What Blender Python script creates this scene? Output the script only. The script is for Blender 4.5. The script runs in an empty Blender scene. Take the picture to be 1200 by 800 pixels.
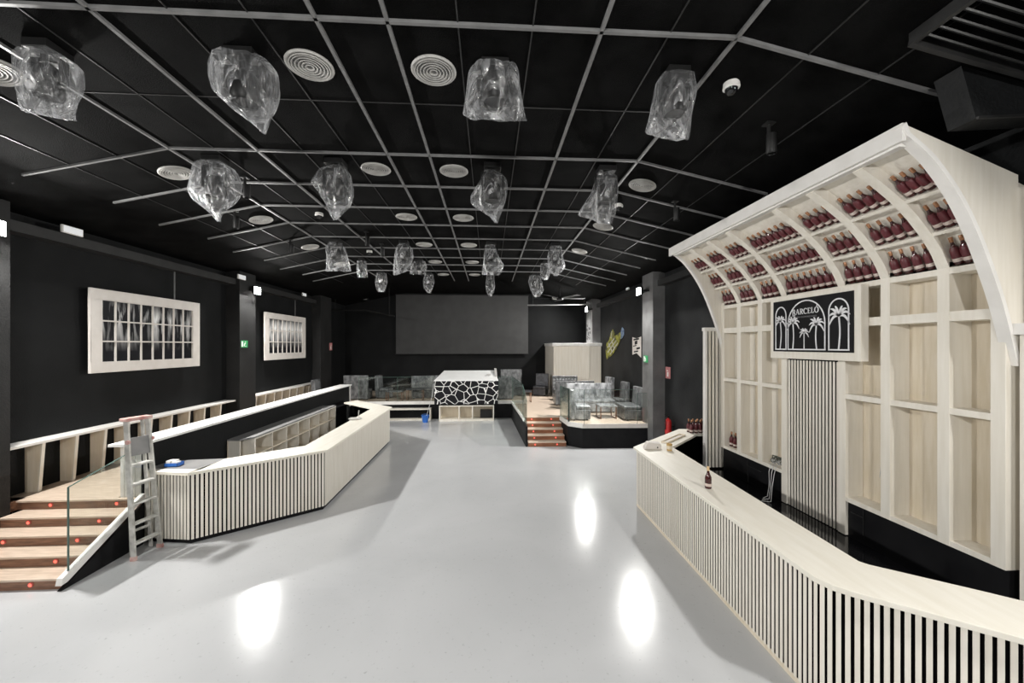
import bpy, bmesh, math, random
from mathutils import Vector, Matrix, noise

# ------------------------------------------------------------------ camera, light, exposure
SC = bpy.context.scene
COL = SC.collection
PI = math.pi
F_PX = 462.0
YAW = math.radians(3.34)
CY, SY = math.cos(YAW), math.sin(YAW)
EYE = 3.0
cam_d = bpy.data.cameras.new('camera')
cam_d.sensor_width = 36
cam_d.lens = F_PX / 1200 * 36
cam_d.shift_y = 5 / 1200
cam_d.clip_start = 0.05
cam = bpy.data.objects.new('camera', cam_d)
COL.objects.link(cam)
cam.location = (0, 0, EYE)
cam.rotation_euler = (PI / 2, 0, -YAW)
SC.camera = cam

world = bpy.data.worlds.new('world')
SC.world = world
world.use_nodes = True
world.node_tree.nodes['Background'].inputs[0].default_value = (0.9, 0.95, 1.0, 1)
world.node_tree.nodes['Background'].inputs[1].default_value = 0.02
SC.view_settings.view_transform = 'Standard'
SC.view_settings.look = 'None'
SC.view_settings.exposure = 0.14
SC.view_settings.gamma = 1.0
SC.view_settings.use_curve_mapping = False
LAMP_W = 520.0
LAMP_TILT = 0.95
# floodlights: (x, y, z, aim direction x, visible in the picture, power factor)
LAMPS = [(-6.82, 5.8, 4.64, 1, 1.0), (-6.82, 12.0, 4.62, 1, 1.0),
         (4.42, 11.35, 4.60, -1, 1.0), (4.42, 17.55, 4.64, -1, 0.8),
         (-6.82, 0.0, 4.64, 1, .6), (4.45, 0.7, 4.62, -1, .6), (-0.6, -3.74, 4.5, 0, .8)]  # last entry is an added fill, brightening the surfaces that face the camera


# ------------------------------------------------------------------ pixel helpers (frame 1200x800)
def pix_y(u, v, y):
    a = (u - 600) / F_PX
    t = y / (CY - a * SY)
    return Vector((t * (a * CY + SY), y, EYE - (v - 405) / F_PX * t))


def pix_x(u, v, x):
    a = (u - 600) / F_PX
    t = x / (a * CY + SY)
    return Vector((x, t * (CY - a * SY), EYE - (v - 405) / F_PX * t))


# ------------------------------------------------------------------ materials
def new_mat(name):
    m = bpy.data.materials.new(name)
    m.use_nodes = True
    nt = m.node_tree
    return m, nt, nt.nodes, nt.links, nt.nodes['Principled BSDF']


def noisy(name, c1, c2, scale=4, rough=0.6, stretch=(1, 1, 1), bump=0.0, metal=0.0, detail=4, spec=0.5,
          rough2=None, bscale=None, lo=0.35, hi=0.65):
    m, nt, N, L, P = new_mat(name)
    tc = N.new('ShaderNodeTexCoord')
    mp = N.new('ShaderNodeMapping')
    mp.inputs['Scale'].default_value = stretch
    L.new(tc.outputs['Object'], mp.inputs[0])
    n = N.new('ShaderNodeTexNoise')
    n.inputs['Scale'].default_value = scale
    n.inputs['Detail'].default_value = detail
    L.new(mp.outputs[0], n.inputs['Vector'])
    r = N.new('ShaderNodeValToRGB')
    r.color_ramp.elements[0].position = lo
    r.color_ramp.elements[1].position = hi
    r.color_ramp.elements[0].color = (*c1, 1)
    r.color_ramp.elements[1].color = (*c2, 1)
    L.new(n.outputs[0], r.inputs[0])
    L.new(r.outputs[0], P.inputs['Base Color'])
    P.inputs['Roughness'].default_value = rough
    P.inputs['Metallic'].default_value = metal
    P.inputs['Specular IOR Level'].default_value = spec
    if rough2 is not None:
        mr = N.new('ShaderNodeMapRange')
        mr.inputs['To Min'].default_value = rough
        mr.inputs['To Max'].default_value = rough2
        L.new(n.outputs[0], mr.inputs[0])
        L.new(mr.outputs[0], P.inputs['Roughness'])
    if bump:
        n2 = N.new('ShaderNodeTexNoise')
        n2.inputs['Scale'].default_value = bscale or scale * 5
        n2.inputs['Detail'].default_value = 5
        L.new(mp.outputs[0], n2.inputs['Vector'])
        b = N.new('ShaderNodeBump')
        b.inputs['Strength'].default_value = bump
        b.inputs['Distance'].default_value = 0.02
        L.new(n2.outputs[0], b.inputs['Height'])
        L.new(b.outputs[0], P.inputs['Normal'])
    return m


def glossy_solid(name, c, rough=0.3, metal=0.0, spec=0.5):
    c2 = tuple(min(1, x * 1.15) for x in c)
    return noisy(name, c, c2, 6, rough, metal=metal, spec=spec)


def emit(name, c, s):
    m, nt, N, L, P = new_mat(name)
    P.inputs['Base Color'].default_value = (*c, 1)
    P.inputs['Emission Color'].default_value = (*c, 1)
    P.inputs['Emission Strength'].default_value = s
    return m


M = {}
M['wood'] = noisy('pale_pine', (0.74, 0.695, 0.61), (0.80, 0.76, 0.685), 2, 0.5, (9, 9, 0.7), 0.05, detail=6)
M['wood_flat'] = noisy('pale_pine_flat', (0.75, 0.71, 0.62), (0.80, 0.765, 0.685), 2, 0.45, (6, 0.8, 6), 0.03, detail=6)
M['wood_warm'] = noisy('warm_pine', (0.66, 0.575, 0.44), (0.73, 0.65, 0.53), 3, 0.5, (8, 8, 0.8), 0.05, detail=6)
M['white_paint'] = noisy('white_paint', (0.74, 0.72, 0.69), (0.8, 0.78, 0.75), 5, 0.5)
M['frame_paint'] = noisy('frame_paint', (0.66, 0.62, 0.58), (0.72, 0.68, 0.64), 5, 0.5)
M['tread'] = noisy('oak_laminate', (0.50, 0.39, 0.30), (0.63, 0.51, 0.41), 4, 0.42, (1.2, 9, 6), 0.03, detail=6)
M['riser'] = noisy('brown_riser', (0.15, 0.075, 0.045), (0.27, 0.14, 0.085), 4, 0.45, (1.2, 5, 9), 0.03, detail=6)
M['tread_r'] = noisy('oak_laminate_warm', (0.60, 0.47, 0.37), (0.70, 0.57, 0.46), 4, 0.45, (1.2, 9, 6), 0.03, detail=6)
M['riser_r'] = noisy('red_brown_riser', (0.22, 0.085, 0.04), (0.36, 0.15, 0.075), 4, 0.45, (1.2, 5, 9), 0.03, detail=6)
M['black_wall'] = noisy('black_plaster', (0.0055, 0.006, 0.0063), (0.0095, 0.010, 0.0105), 1.3, 0.62, spec=.15, bump=0.25, bscale=45)
M['black_wall_r'] = noisy('black_concrete', (0.007, 0.0075, 0.008), (0.022, 0.023, 0.024), 1.1, 0.6, spec=.2, bump=0.35, bscale=30)
M['tray'] = noisy('dark_grey_tray', (0.018, 0.018, 0.018), (0.026, 0.026, 0.026), 3, 0.5, spec=.3)
M['pillar_left'] = noisy('black_pillar_plaster', (0.012, 0.012, 0.012), (0.02, 0.02, 0.02), 2, 0.55, bump=0.3, bscale=40, spec=.3)
M['pillar'] = noisy('plaster_with_lamplight', (0.11, 0.11, 0.11), (0.17, 0.17, 0.17), 2, 0.55, bump=0.3, bscale=40)  # base tone raised to stand in for lamplight on the right pillars
M['ceiling'] = noisy('black_acoustic_panel', (0.003, 0.003, 0.003), (0.0065, 0.0065, 0.0065), 3, 0.85, spec=.04, bump=0.5, bscale=90)
M['black'] = noisy('black_laminate', (0.005, 0.005, 0.006), (0.009, 0.009, 0.010), 3, 0.5, spec=.15)
M['void'] = noisy('matt_black_backing', (0.0012, 0.0012, 0.0012), (0.002, 0.002, 0.002), 3, 0.9, spec=.03)
M['black_gloss'] = noisy('black_gloss', (0.004, 0.004, 0.005), (0.007, 0.007, 0.008), 3, 0.08, spec=0.6)
M['black_metal'] = noisy('black_metal', (0.007, 0.007, 0.007), (0.013, 0.013, 0.013), 6, 0.45, spec=.3)
M['grid'] = noisy('grey_profile', (0.15, 0.15, 0.15), (0.20, 0.20, 0.20), 6, 0.45)
M['seam'] = noisy('dark_seam_profile', (0.012, 0.012, 0.012), (0.022, 0.022, 0.022), 6, 0.5)
M['diff'] = noisy('diffuser_white', (0.44, 0.43, 0.41), (0.52, 0.51, 0.49), 6, 0.45)
M['grey_top'] = noisy('grey_laminate', (0.2, 0.2, 0.2), (0.27, 0.265, 0.26), 4, 0.4)
M['aluminium'] = noisy('scuffed_aluminium', (0.42, 0.41, 0.38), (0.66, 0.65, 0.62), 9, 0.45, metal=0.35, bump=0.1)
M['ladder_red'] = noisy('faded_red_plastic', (0.45, 0.2, 0.18), (0.6, 0.42, 0.38), 9, 0.5)
M['chrome'] = glossy_solid('chrome', (0.6, 0.6, 0.6), 0.25, 0.9)
M['sofa'] = noisy('grey_wrapped_upholstery', (0.06, 0.062, 0.065), (0.21, 0.215, 0.22), 9, 0.3, (1, 1, 0.6), 0.9, detail=8, bscale=14)
M['sofa_light'] = noisy('pale_wrapped_upholstery', (0.13, 0.135, 0.14), (0.46, 0.47, 0.485), 7, 0.27, (1, 1, 0.6), 0.9, detail=8, bscale=12)
M['sofa_dark'] = noisy('dark_upholstery', (0.03, 0.03, 0.035), (0.07, 0.07, 0.08), 9, 0.35, bump=0.5)
M['screen'] = noisy('grey_screen_cloth', (0.035, 0.035, 0.035), (0.043, 0.043, 0.043), 2, 0.7)
M['green'] = emit('green_sign', (0.03, 0.30, 0.10), 0.12)
M['sign_white'] = glossy_solid('sign_white', (0.75, 0.78, 0.74), 0.5)
M['red'] = glossy_solid('red_enamel', (0.5, 0.02, 0.02), 0.35)
M['pale_red'] = glossy_solid('faded_red_sign', (0.5, 0.2, 0.2), 0.5)
M['blue'] = glossy_solid('blue_plastic', (0.03, 0.14, 0.5), 0.35)
M['step_red'] = emit('red_step_light', (1.0, 0.12, 0.08), 1.6)
M['step_red_ring'] = glossy_solid('step_light_rim', (0.45, 0.1, 0.08), 0.35)
M['lamp_lens'] = emit('floodlight_lens', (1.0, 0.99, 0.95), 60)
M['em_light'] = emit('emergency_light_cover', (0.85, 0.87, 0.9), 0.25)
M['amber'] = noisy('amber_resin', (0.42, 0.27, 0.08), (0.62, 0.42, 0.17), 9, 0.3)
M['cable_white'] = glossy_solid('white_cable', (0.55, 0.55, 0.55), 0.4)
M['cable_dark'] = glossy_solid('dark_cable', (0.09, 0.1, 0.08), 0.4)
M['bottle'] = noisy('dark_rum_glass', (0.035, 0.006, 0.006), (0.06, 0.012, 0.012), 6, 0.12, spec=0.7)
M['bottle_red'] = noisy('burgundy_label', (0.085, 0.012, 0.017), (0.12, 0.018, 0.024), 6, 0.4)
M['bottle_cream'] = noisy('cream_label', (0.5, 0.4, 0.36), (0.66, 0.58, 0.52), 20, 0.5)
M['gold'] = noisy('copper_cap', (0.33, 0.16, 0.08), (0.42, 0.22, 0.12), 6, 0.3, metal=0.4)
M['cork'] = noisy('cork', (0.6, 0.42, 0.22), (0.7, 0.5, 0.28), 20, 0.7)
M['yellow_paint'] = noisy('yellow_paint', (0.02, 0.02, 0.008), (0.5, 0.49, 0.05), 5, 0.6)
M['white_graf'] = noisy('white_spray', (0.4, 0.4, 0.35), (0.8, 0.8, 0.75), 14, 0.5)
M['blue_graf'] = noisy('blue_spray', (0.08, 0.12, 0.3), (0.35, 0.5, 0.65), 12, 0.5)
M['art_white'] = noisy('sign_art_white', (0.72, 0.72, 0.74), (0.8, 0.8, 0.82), 6, 0.5)
M['art_grey'] = glossy_solid('sign_art_grey', (0.2, 0.2, 0.21), 0.5)
M['cloth_white'] = noisy('white_cover', (0.78, 0.77, 0.75), (0.9, 0.89, 0.87), 5, 0.5, bump=0.3, bscale=9)


def floor_mat():
    m, nt, N, L, P = new_mat('grey_resin_floor')
    tc = N.new('ShaderNodeTexCoord')
    n = N.new('ShaderNodeTexNoise'); n.inputs['Scale'].default_value = 0.55; n.inputs['Detail'].default_value = 7
    n.inputs['Distortion'].default_value = 0.6
    L.new(tc.outputs['Object'], n.inputs['Vector'])
    r = N.new('ShaderNodeValToRGB')
    r.color_ramp.elements[0].position = 0.3; r.color_ramp.elements[0].color = (0.47, 0.475, 0.485, 1)
    r.color_ramp.elements[1].position = 0.7; r.color_ramp.elements[1].color = (0.54, 0.545, 0.555, 1)
    L.new(n.outputs[0], r.inputs[0])
    # fine specks of dirt
    n2 = N.new('ShaderNodeTexNoise'); n2.inputs['Scale'].default_value = 24; n2.inputs['Detail'].default_value = 6
    L.new(tc.outputs['Object'], n2.inputs['Vector'])
    r2 = N.new('ShaderNodeValToRGB')
    r2.color_ramp.elements[0].position = 0.24; r2.color_ramp.elements[0].color = (0.72, 0.72, 0.72, 1)
    r2.color_ramp.elements[1].position = 0.36; r2.color_ramp.elements[1].color = (1, 1, 1, 1)
    L.new(n2.outputs[0], r2.inputs[0])
    mx = N.new('ShaderNodeMix'); mx.data_type = 'RGBA'; mx.blend_type = 'MULTIPLY'
    mx.inputs[0].default_value = 1.0
    L.new(r.outputs[0], mx.inputs[6]); L.new(r2.outputs[0], mx.inputs[7])
    L.new(mx.outputs[2], P.inputs['Base Color'])
    mr = N.new('ShaderNodeMapRange')
    mr.inputs['To Min'].default_value = 0.11; mr.inputs['To Max'].default_value = 0.2
    L.new(n.outputs[0], mr.inputs[0]); L.new(mr.outputs[0], P.inputs['Roughness'])
    P.inputs['Specular IOR Level'].default_value = 0.5
    n3 = N.new('ShaderNodeTexNoise'); n3.inputs['Scale'].default_value = 3.0; n3.inputs['Detail'].default_value = 3
    L.new(tc.outputs['Object'], n3.inputs['Vector'])
    b = N.new('ShaderNodeBump'); b.inputs['Strength'].default_value = 0.06; b.inputs['Distance'].default_value = 0.02
    L.new(n3.outputs[0], b.inputs['Height']); L.new(b.outputs[0], P.inputs['Normal'])
    return m


M['floor'] = floor_mat()


def glass_mat(name, tint, gl=0.12):
    m, nt, N, L, P = new_mat(name)
    N.remove(P)
    out = N['Material Output']
    t = N.new('ShaderNodeBsdfTransparent'); t.inputs[0].default_value = (*tint, 1)
    g = N.new('ShaderNodeBsdfGlossy'); g.inputs['Roughness'].default_value = 0.03
    g.inputs[0].default_value = (0.9, 0.95, 0.93, 1)
    lw = N.new('ShaderNodeLayerWeight'); lw.inputs[0].default_value = 0.15
    mr = N.new('ShaderNodeMapRange'); mr.inputs['To Min'].default_value = gl; mr.inputs['To Max'].default_value = 0.7
    L.new(lw.outputs['Fresnel'], mr.inputs[0])
    mx = N.new('ShaderNodeMixShader')
    L.new(mr.outputs[0], mx.inputs[0]); L.new(t.outputs[0], mx.inputs[1]); L.new(g.outputs[0], mx.inputs[2])
    L.new(mx.outputs[0], out.inputs[0])
    return m


M['glass'] = glass_mat('railing_glass', (0.93, 0.95, 0.94), 0.035)
M['glass_edge'] = glossy_solid('glass_edge_green', (0.09, 0.14, 0.12), 0.15)


def bag_mat():
    m, nt, N, L, P = new_mat('clear_plastic_bag')
    N.remove(P)
    out = N['Material Output']
    tc = N.new('ShaderNodeTexCoord')
    mp = N.new('ShaderNodeMapping'); mp.inputs['Scale'].default_value = (1, 1, 0.35)
    mp.inputs['Rotation'].default_value = (0.25, 0.35, 0)
    L.new(tc.outputs['Object'], mp.inputs[0])
    n = N.new('ShaderNodeTexNoise'); n.inputs['Scale'].default_value = 9; n.inputs['Detail'].default_value = 5
    n.inputs['Distortion'].default_value = 1.2
    L.new(mp.outputs[0], n.inputs['Vector'])
    b = N.new('ShaderNodeBump'); b.inputs['Strength'].default_value = 1.0; b.inputs['Distance'].default_value = 0.08
    L.new(n.outputs[0], b.inputs['Height'])
    t = N.new('ShaderNodeBsdfTransparent'); t.inputs[0].default_value = (0.93, 0.93, 0.93, 1)
    g = N.new('ShaderNodeBsdfGlossy'); g.inputs['Roughness'].default_value = 0.22
    L.new(b.outputs[0], g.inputs['Normal'])
    d = N.new('ShaderNodeBsdfDiffuse'); d.inputs[0].default_value = (0.75, 0.76, 0.78, 1)
    L.new(b.outputs[0], d.inputs['Normal'])
    tr = N.new('ShaderNodeBsdfTranslucent'); tr.inputs[0].default_value = (0.75, 0.76, 0.78, 1)
    a1 = N.new('ShaderNodeMixShader'); a1.inputs[0].default_value = 0.5
    L.new(d.outputs[0], a1.inputs[1]); L.new(tr.outputs[0], a1.inputs[2])
    a2 = N.new('ShaderNodeMixShader'); a2.inputs[0].default_value = 0.45
    L.new(a1.outputs[0], a2.inputs[1]); L.new(g.outputs[0], a2.inputs[2])
    lw = N.new('ShaderNodeLayerWeight'); lw.inputs[0].default_value = 0.35
    L.new(b.outputs[0], lw.inputs['Normal'])
    r = N.new('ShaderNodeValToRGB')
    r.color_ramp.elements[0].position = 0.49; r.color_ramp.elements[0].color = (0.05, 0.05, 0.05, 1)
    r.color_ramp.elements[1].position = 0.63; r.color_ramp.elements[1].color = (0.6, 0.6, 0.6, 1)
    L.new(n.outputs[0], r.inputs[0])
    ad = N.new('ShaderNodeMath'); ad.operation = 'ADD'; ad.use_clamp = True
    ml = N.new('ShaderNodeMath'); ml.operation = 'MULTIPLY'; ml.inputs[1].default_value = 0.5
    L.new(lw.outputs['Facing'], ml.inputs[0])
    L.new(r.outputs[0], ad.inputs[0]); L.new(ml.outputs[0], ad.inputs[1])
    mx = N.new('ShaderNodeMixShader')
    L.new(ad.outputs[0], mx.inputs[0]); L.new(t.outputs[0], mx.inputs[1]); L.new(a2.outputs[0], mx.inputs[2])
    L.new(mx.outputs[0], out.inputs[0])
    return m


M['bag'] = bag_mat()


def voronoi_mat():
    m, nt, N, L, P = new_mat('cracked_cell_panel')
    tc = N.new('ShaderNodeTexCoord')
    mp = N.new('ShaderNodeMapping'); mp.inputs['Scale'].default_value = (3.3, 3.3, 3.6)
    mp.inputs['Location'].default_value = (1.3, 0.0, 2.1)
    L.new(tc.outputs['Object'], mp.inputs[0])
    v = N.new('ShaderNodeTexVoronoi'); v.feature = 'DISTANCE_TO_EDGE'; v.inputs['Scale'].default_value = 1.0
    v.voronoi_dimensions = '3D'
    L.new(mp.outputs[0], v.inputs['Vector'])
    r = N.new('ShaderNodeValToRGB'); r.color_ramp.interpolation = 'LINEAR'
    r.color_ramp.elements[0].position = 0.028; r.color_ramp.elements[0].color = (0.85, 0.84, 0.82, 1)
    r.color_ramp.elements[1].position = 0.045; r.color_ramp.elements[1].color = (0.012, 0.012, 0.014, 1)
    L.new(v.outputs['Distance'], r.inputs[0]); L.new(r.outputs[0], P.inputs['Base Color'])
    P.inputs['Roughness'].default_value = 0.5
    P.inputs['Specular IOR Level'].default_value = 0.15
    return m


M['bright_white'] = noisy('bright_white_laminate', (0.86, 0.86, 0.85), (0.9, 0.9, 0.89), 3, 0.55)
M['voronoi'] = voronoi_mat()


def art_mat(name, seed, ztop, amount):
    """dark picture with pale dripping light streaks in its upper part"""
    m, nt, N, L, P = new_mat(name)
    tc = N.new('ShaderNodeTexCoord')
    mp = N.new('ShaderNodeMapping'); mp.inputs['Location'].default_value = (seed, seed, 0)
    mp.inputs['Scale'].default_value = (1, 6.5, 1.3)
    L.new(tc.outputs['Object'], mp.inputs[0])
    n = N.new('ShaderNodeTexNoise'); n.inputs['Scale'].default_value = 1.0; n.inputs['Detail'].default_value = 5
    n.inputs['Distortion'].default_value = 0.5
    L.new(mp.outputs[0], n.inputs['Vector'])
    sp = N.new('ShaderNodeSeparateXYZ'); L.new(tc.outputs['Object'], sp.inputs[0])
    r2 = N.new('ShaderNodeValToRGB')
    e = r2.color_ramp.elements
    for k, (p, c) in enumerate([(ztop - 0.68, 0.0), (ztop - 0.4, 0.6), (ztop - 0.24, 1.0), (ztop - 0.04, 0.1)]):
        el = e[k] if k < 2 else e.new(0.99)
        el.position = max(0, min(1, p)); el.color = (c, c, c, 1)
    mr = N.new('ShaderNodeMapRange'); mr.inputs['From Min'].default_value = 0.0; mr.inputs['From Max'].default_value = 1.55
    L.new(sp.outputs['Z'], mr.inputs[0]); L.new(mr.outputs[0], r2.inputs[0])
    r = N.new('ShaderNodeValToRGB')
    r.color_ramp.elements[0].position = 0.5 - amount; r.color_ramp.elements[0].color = (0.005, 0.005, 0.007, 1)
    r.color_ramp.elements[1].position = 0.66 - amount * 0.5; r.color_ramp.elements[1].color = (1, 1, 1, 1)
    L.new(n.outputs[0], r.inputs[0])
    mx = N.new('ShaderNodeMix'); mx.data_type = 'RGBA'
    mx.inputs[6].default_value = (0.006, 0.006, 0.009, 1)
    L.new(r2.outputs[0], mx.inputs[0]); L.new(r.outputs[0], mx.inputs[7])
    L.new(mx.outputs[2], P.inputs['Base Color'])
    P.inputs['Roughness'].default_value = 0.4
    P.inputs['Specular IOR Level'].default_value = 0.15
    return m


# ------------------------------------------------------------------ mesh builder
class MB:
    def __init__(s):
        s.v = []; s.f = []

    def add(s, vs, fs):
        o = len(s.v)
        s.v += [Vector(p) for p in vs]
        s.f += [tuple(i + o for i in f) for f in fs]
        return s

    def box(s, x0, x1, y0, y1, z0, z1):
        vs = [(x, y, z) for x in (x0, x1) for y in (y0, y1) for z in (z0, z1)]
        return s.add(vs, [(0, 1, 3, 2), (4, 6, 7, 5), (0, 4, 5, 1), (2, 3, 7, 6), (0, 2, 6, 4), (1, 5, 7, 3)])

    def prism(s, poly, z0, z1):
        n = len(poly)
        vs = [(p[0], p[1], z0) for p in poly] + [(p[0], p[1], z1) for p in poly]
        fs = [tuple(range(n)), tuple(range(n, 2 * n))] + [(i, (i + 1) % n, n + (i + 1) % n, n + i) for i in range(n)]
        return s.add(vs, fs)

    def extr(s, poly, d):
        """extrude a 3D polygon by vector d"""
        n = len(poly); d = Vector(d)
        vs = [Vector(p) for p in poly] + [Vector(p) + d for p in poly]
        fs = [tuple(range(n)), tuple(range(n, 2 * n))] + [(i, (i + 1) % n, n + (i + 1) % n, n + i) for i in range(n)]
        return s.add(vs, fs)

    def strip(s, A, B, d):
        """solid between two polylines A and B extruded by d (list of quads)"""
        n = len(A); d = Vector(d)
        vs = [Vector(p) for p in A] + [Vector(p) for p in B] + [Vector(p) + d for p in A] + [Vector(p) + d for p in B]
        fs = []
        for i in range(n - 1):
            fs += [(i, i + 1, n + i + 1, n + i), (2 * n + i, 3 * n + i, 3 * n + i + 1, 2 * n + i + 1),
                   (i, 2 * n + i, 2 * n + i + 1, i + 1), (n + i, n + i + 1, 3 * n + i + 1, 3 * n + i)]
        fs += [(0, n, 3 * n, 2 * n), (n - 1, 3 * n - 1, 4 * n - 1, 2 * n - 1)]
        return s.add(vs, fs)

    def bar(s, a, b, w, h, up=(0, 0, 1)):
        a = Vector(a); b = Vector(b); t = (b - a).normalized()
        up = Vector(up)
        if abs(t.dot(up)) > 0.98: up = Vector((1, 0, 0))
        sx = t.cross(up).normalized(); sz = sx.cross(t)
        vs = []
        for p in (a, b):
            for i, j in ((-1, -1), (1, -1), (1, 1), (-1, 1)):
                vs.append(p + sx * (w / 2 * i) + sz * (h / 2 * j))
        return s.add(vs, [(0, 1, 2, 3), (4, 7, 6, 5), (0, 4, 5, 1), (1, 5, 6, 2), (2, 6, 7, 3), (3, 7, 4, 0)])

    def tube(s, pts, r, n=8):
        pts = [Vector(p) for p in pts]
        rs = r if isinstance(r, (list, tuple)) else [r] * len(pts)
        vs = []
        prev = None
        for i, p in enumerate(pts):
            t = (pts[min(i + 1, len(pts) - 1)] - pts[max(i - 1, 0)])
            t = t.normalized() if t.length > 1e-9 else Vector((0, 0, 1))
            if prev is None:
                a = Vector((0, 0, 1)) if abs(t.z) < 0.9 else Vector((1, 0, 0))
                x = t.cross(a).normalized()
            else:
                x = (prev - t * prev.dot(t))
                x = x.normalized() if x.length > 1e-6 else t.orthogonal().normalized()
            prev = x
            y = t.cross(x)
            for k in range(n):
                an = 2 * PI * k / n
                vs.append(p + (x * math.cos(an) + y * math.sin(an)) * rs[i])
        fs = [tuple(range(n)), tuple((len(pts) - 1) * n + k for k in range(n))]
        for i in range(len(pts) - 1):
            for k in range(n):
                fs.append((i * n + k, i * n + (k + 1) % n, (i + 1) * n + (k + 1) % n, (i + 1) * n + k))
        return s.add(vs, fs)

    def lathe(s, prof, c=(0, 0, 0), n=16, axis='z'):
        c = Vector(c)
        vs = []
        for r, h in prof:
            for k in range(n):
                an = 2 * PI * k / n
                if axis == 'z': p = Vector((r * math.cos(an), r * math.sin(an), h))
                elif axis == 'x': p = Vector((h, r * math.cos(an), r * math.sin(an)))
                else: p = Vector((r * math.cos(an), h, r * math.sin(an)))
                vs.append(c + p)
        fs = []
        for i in range(len(prof) - 1):
            for k in range(n):
                fs.append((i * n + k, i * n + (k + 1) % n, (i + 1) * n + (k + 1) % n, (i + 1) * n + k))
        closed = prof[0] == prof[-1]
        if prof[0][0] > 1e-6 and not closed: fs.append(tuple(range(n)))
        if prof[-1][0] > 1e-6 and not closed: fs.append(tuple((len(prof) - 1) * n + k for k in range(n)))
        return s.add(vs, fs)

    def build(s, name, mat, parent=None, bevel=0.0, smooth=False, origin=None, seg=2):
        org = Vector((0, 0, 0))
        if parent is not None:
            p = parent
            while p is not None:
                org += p.location; p = p.parent
            loc = Vector((0, 0, 0))
        else:
            lo = Vector([min(p[i] for p in s.v) for i in range(3)])
            hi = Vector([max(p[i] for p in s.v) for i in range(3)])
            org = Vector(origin) if origin is not None else Vector(((lo.x + hi.x) / 2, (lo.y + hi.y) / 2, lo.z))
            loc = org
        me = bpy.data.meshes.new(name)
        me.from_pydata([tuple(p - org) for p in s.v], [], s.f)
        bm = bmesh.new(); bm.from_mesh(me)
        bmesh.ops.remove_doubles(bm, verts=bm.verts, dist=1e-6)
        bmesh.ops.recalc_face_normals(bm, faces=bm.faces)
        bm.to_mesh(me); bm.free()
        if smooth:
            me.shade_smooth()
            me.set_sharp_from_angle(angle=math.radians(38)) if hasattr(me, 'set_sharp_from_angle') else None
        me.materials.append(M[mat] if isinstance(mat, str) else mat)
        o = bpy.data.objects.new(name, me)
        COL.objects.link(o)
        o.parent = parent
        o.location = loc
        if bevel:
            b = o.modifiers.new('bevel', 'BEVEL'); b.width = bevel; b.segments = seg
            b.limit_method = 'ANGLE'; b.angle_limit = math.radians(40)
        return o


def tag(o, label=None, cat=None, group=None, kind=None):
    if label: o['label'] = label
    if cat: o['category'] = cat
    if group: o['group'] = group
    if kind: o['kind'] = kind
    return o


def thing(name, label, cat, loc=(0, 0, 0), group=None, rz=0):
    o = bpy.data.objects.new(name, None)
    COL.objects.link(o)
    o.location = loc; o.rotation_euler = (0, 0, rz)
    o.empty_display_size = 0.1
    return tag(o, label, cat, group)


def struct(name, mb, mat, **k):
    return tag(mb.build(name, mat, **k), kind='structure')


def copy_tree(o, parent=None):
    c = o.copy(); COL.objects.link(c); c.parent = parent
    for ch in list(o.children):
        copy_tree(ch, c)
    return c


def slat_run(mb, p0, p1, z0, z1, out, pitch=0.056, width=0.037, thick=0.012, start=0.0, fit=False):
    p0 = Vector((p0[0], p0[1], 0)); p1 = Vector((p1[0], p1[1], 0)); t = (p1 - p0)
    Ln = t.length; t.normalize(); o = Vector((out[0], out[1], 0)).normalized()
    if fit: pitch = Ln / max(1, round(Ln / pitch)) - 1e-6
    n = int((Ln - start) / pitch)
    for i in range(n):
        a = p0 + t * (start + i * pitch + (pitch - width) / 2); b = a + t * width
        mb.prism([(a.x, a.y), (b.x, b.y), (b.x + o.x * thick, b.y + o.y * thick), (a.x + o.x * thick, a.y + o.y * thick)], z0, z1)


# ================================================================== THE ROOM
XL, XR, YB, YF = -7.3, 5.0, 20.5, -4.0
CZ = 5.7; RL, RR = -4.35, 2.16; SL = 0.222


def cz(x):
    if x < RL: return CZ - SL * (RL - x)
    if x > RR: return CZ - SL * (x - RR)
    return CZ


struct('floor', MB().box(XL - .2, XR + .2, YF - .2, YB + .2, -0.12, 0), 'floor')
mb = MB(); mb.box(XL - .2, XL, YF, YB, 0, 5.6); w = struct('wall_left', mb, 'black_wall')
mb = MB(); mb.box(XR, XR + .2, YF, YB, 0, 5.6); struct('wall_right', mb, 'black_wall_r')
mb = MB(); mb.box(XL - .2, XR + .2, YB, YB + .2, 0, 5.8); struct('wall_back', mb, 'black_wall')
mb = MB(); mb.box(XL - .2, XR + .2, YF - .2, YF, 0, 5.8); struct('wall_front', mb, 'black_wall')
for nm_, xa_, xb_ in (('ceiling', RL, RR), ('ceiling_left', XL, RL), ('ceiling_right', RR, XR)):
    mb = MB(); mb.extr([(xa_, YF, cz(xa_)), (xb_, YF, cz(xb_)), (xb_, YF, cz(xb_) + .12), (xa_, YF, cz(xa_) + .12)], (0, YB - YF, 0)); struct(nm_, mb, 'ceiling')

# panel seam steps on the left wall
mb = MB(); mb.box(XL, XL + .012, 6.2, 11.4, 0.7, 3.36); struct('trim_wall_panel', mb, 'black_wall')
mb = MB(); mb.box(XL, XL + .012, 12.2, 16.7, 0.7, 3.36); struct('trim_wall_panel', mb, 'black_wall')

# ceiling profiles
tn = 0


def trim(mb, mat='grid'):
    global tn
    tn += 1
    struct('trim_%d' % tn, mb, mat)


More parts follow.
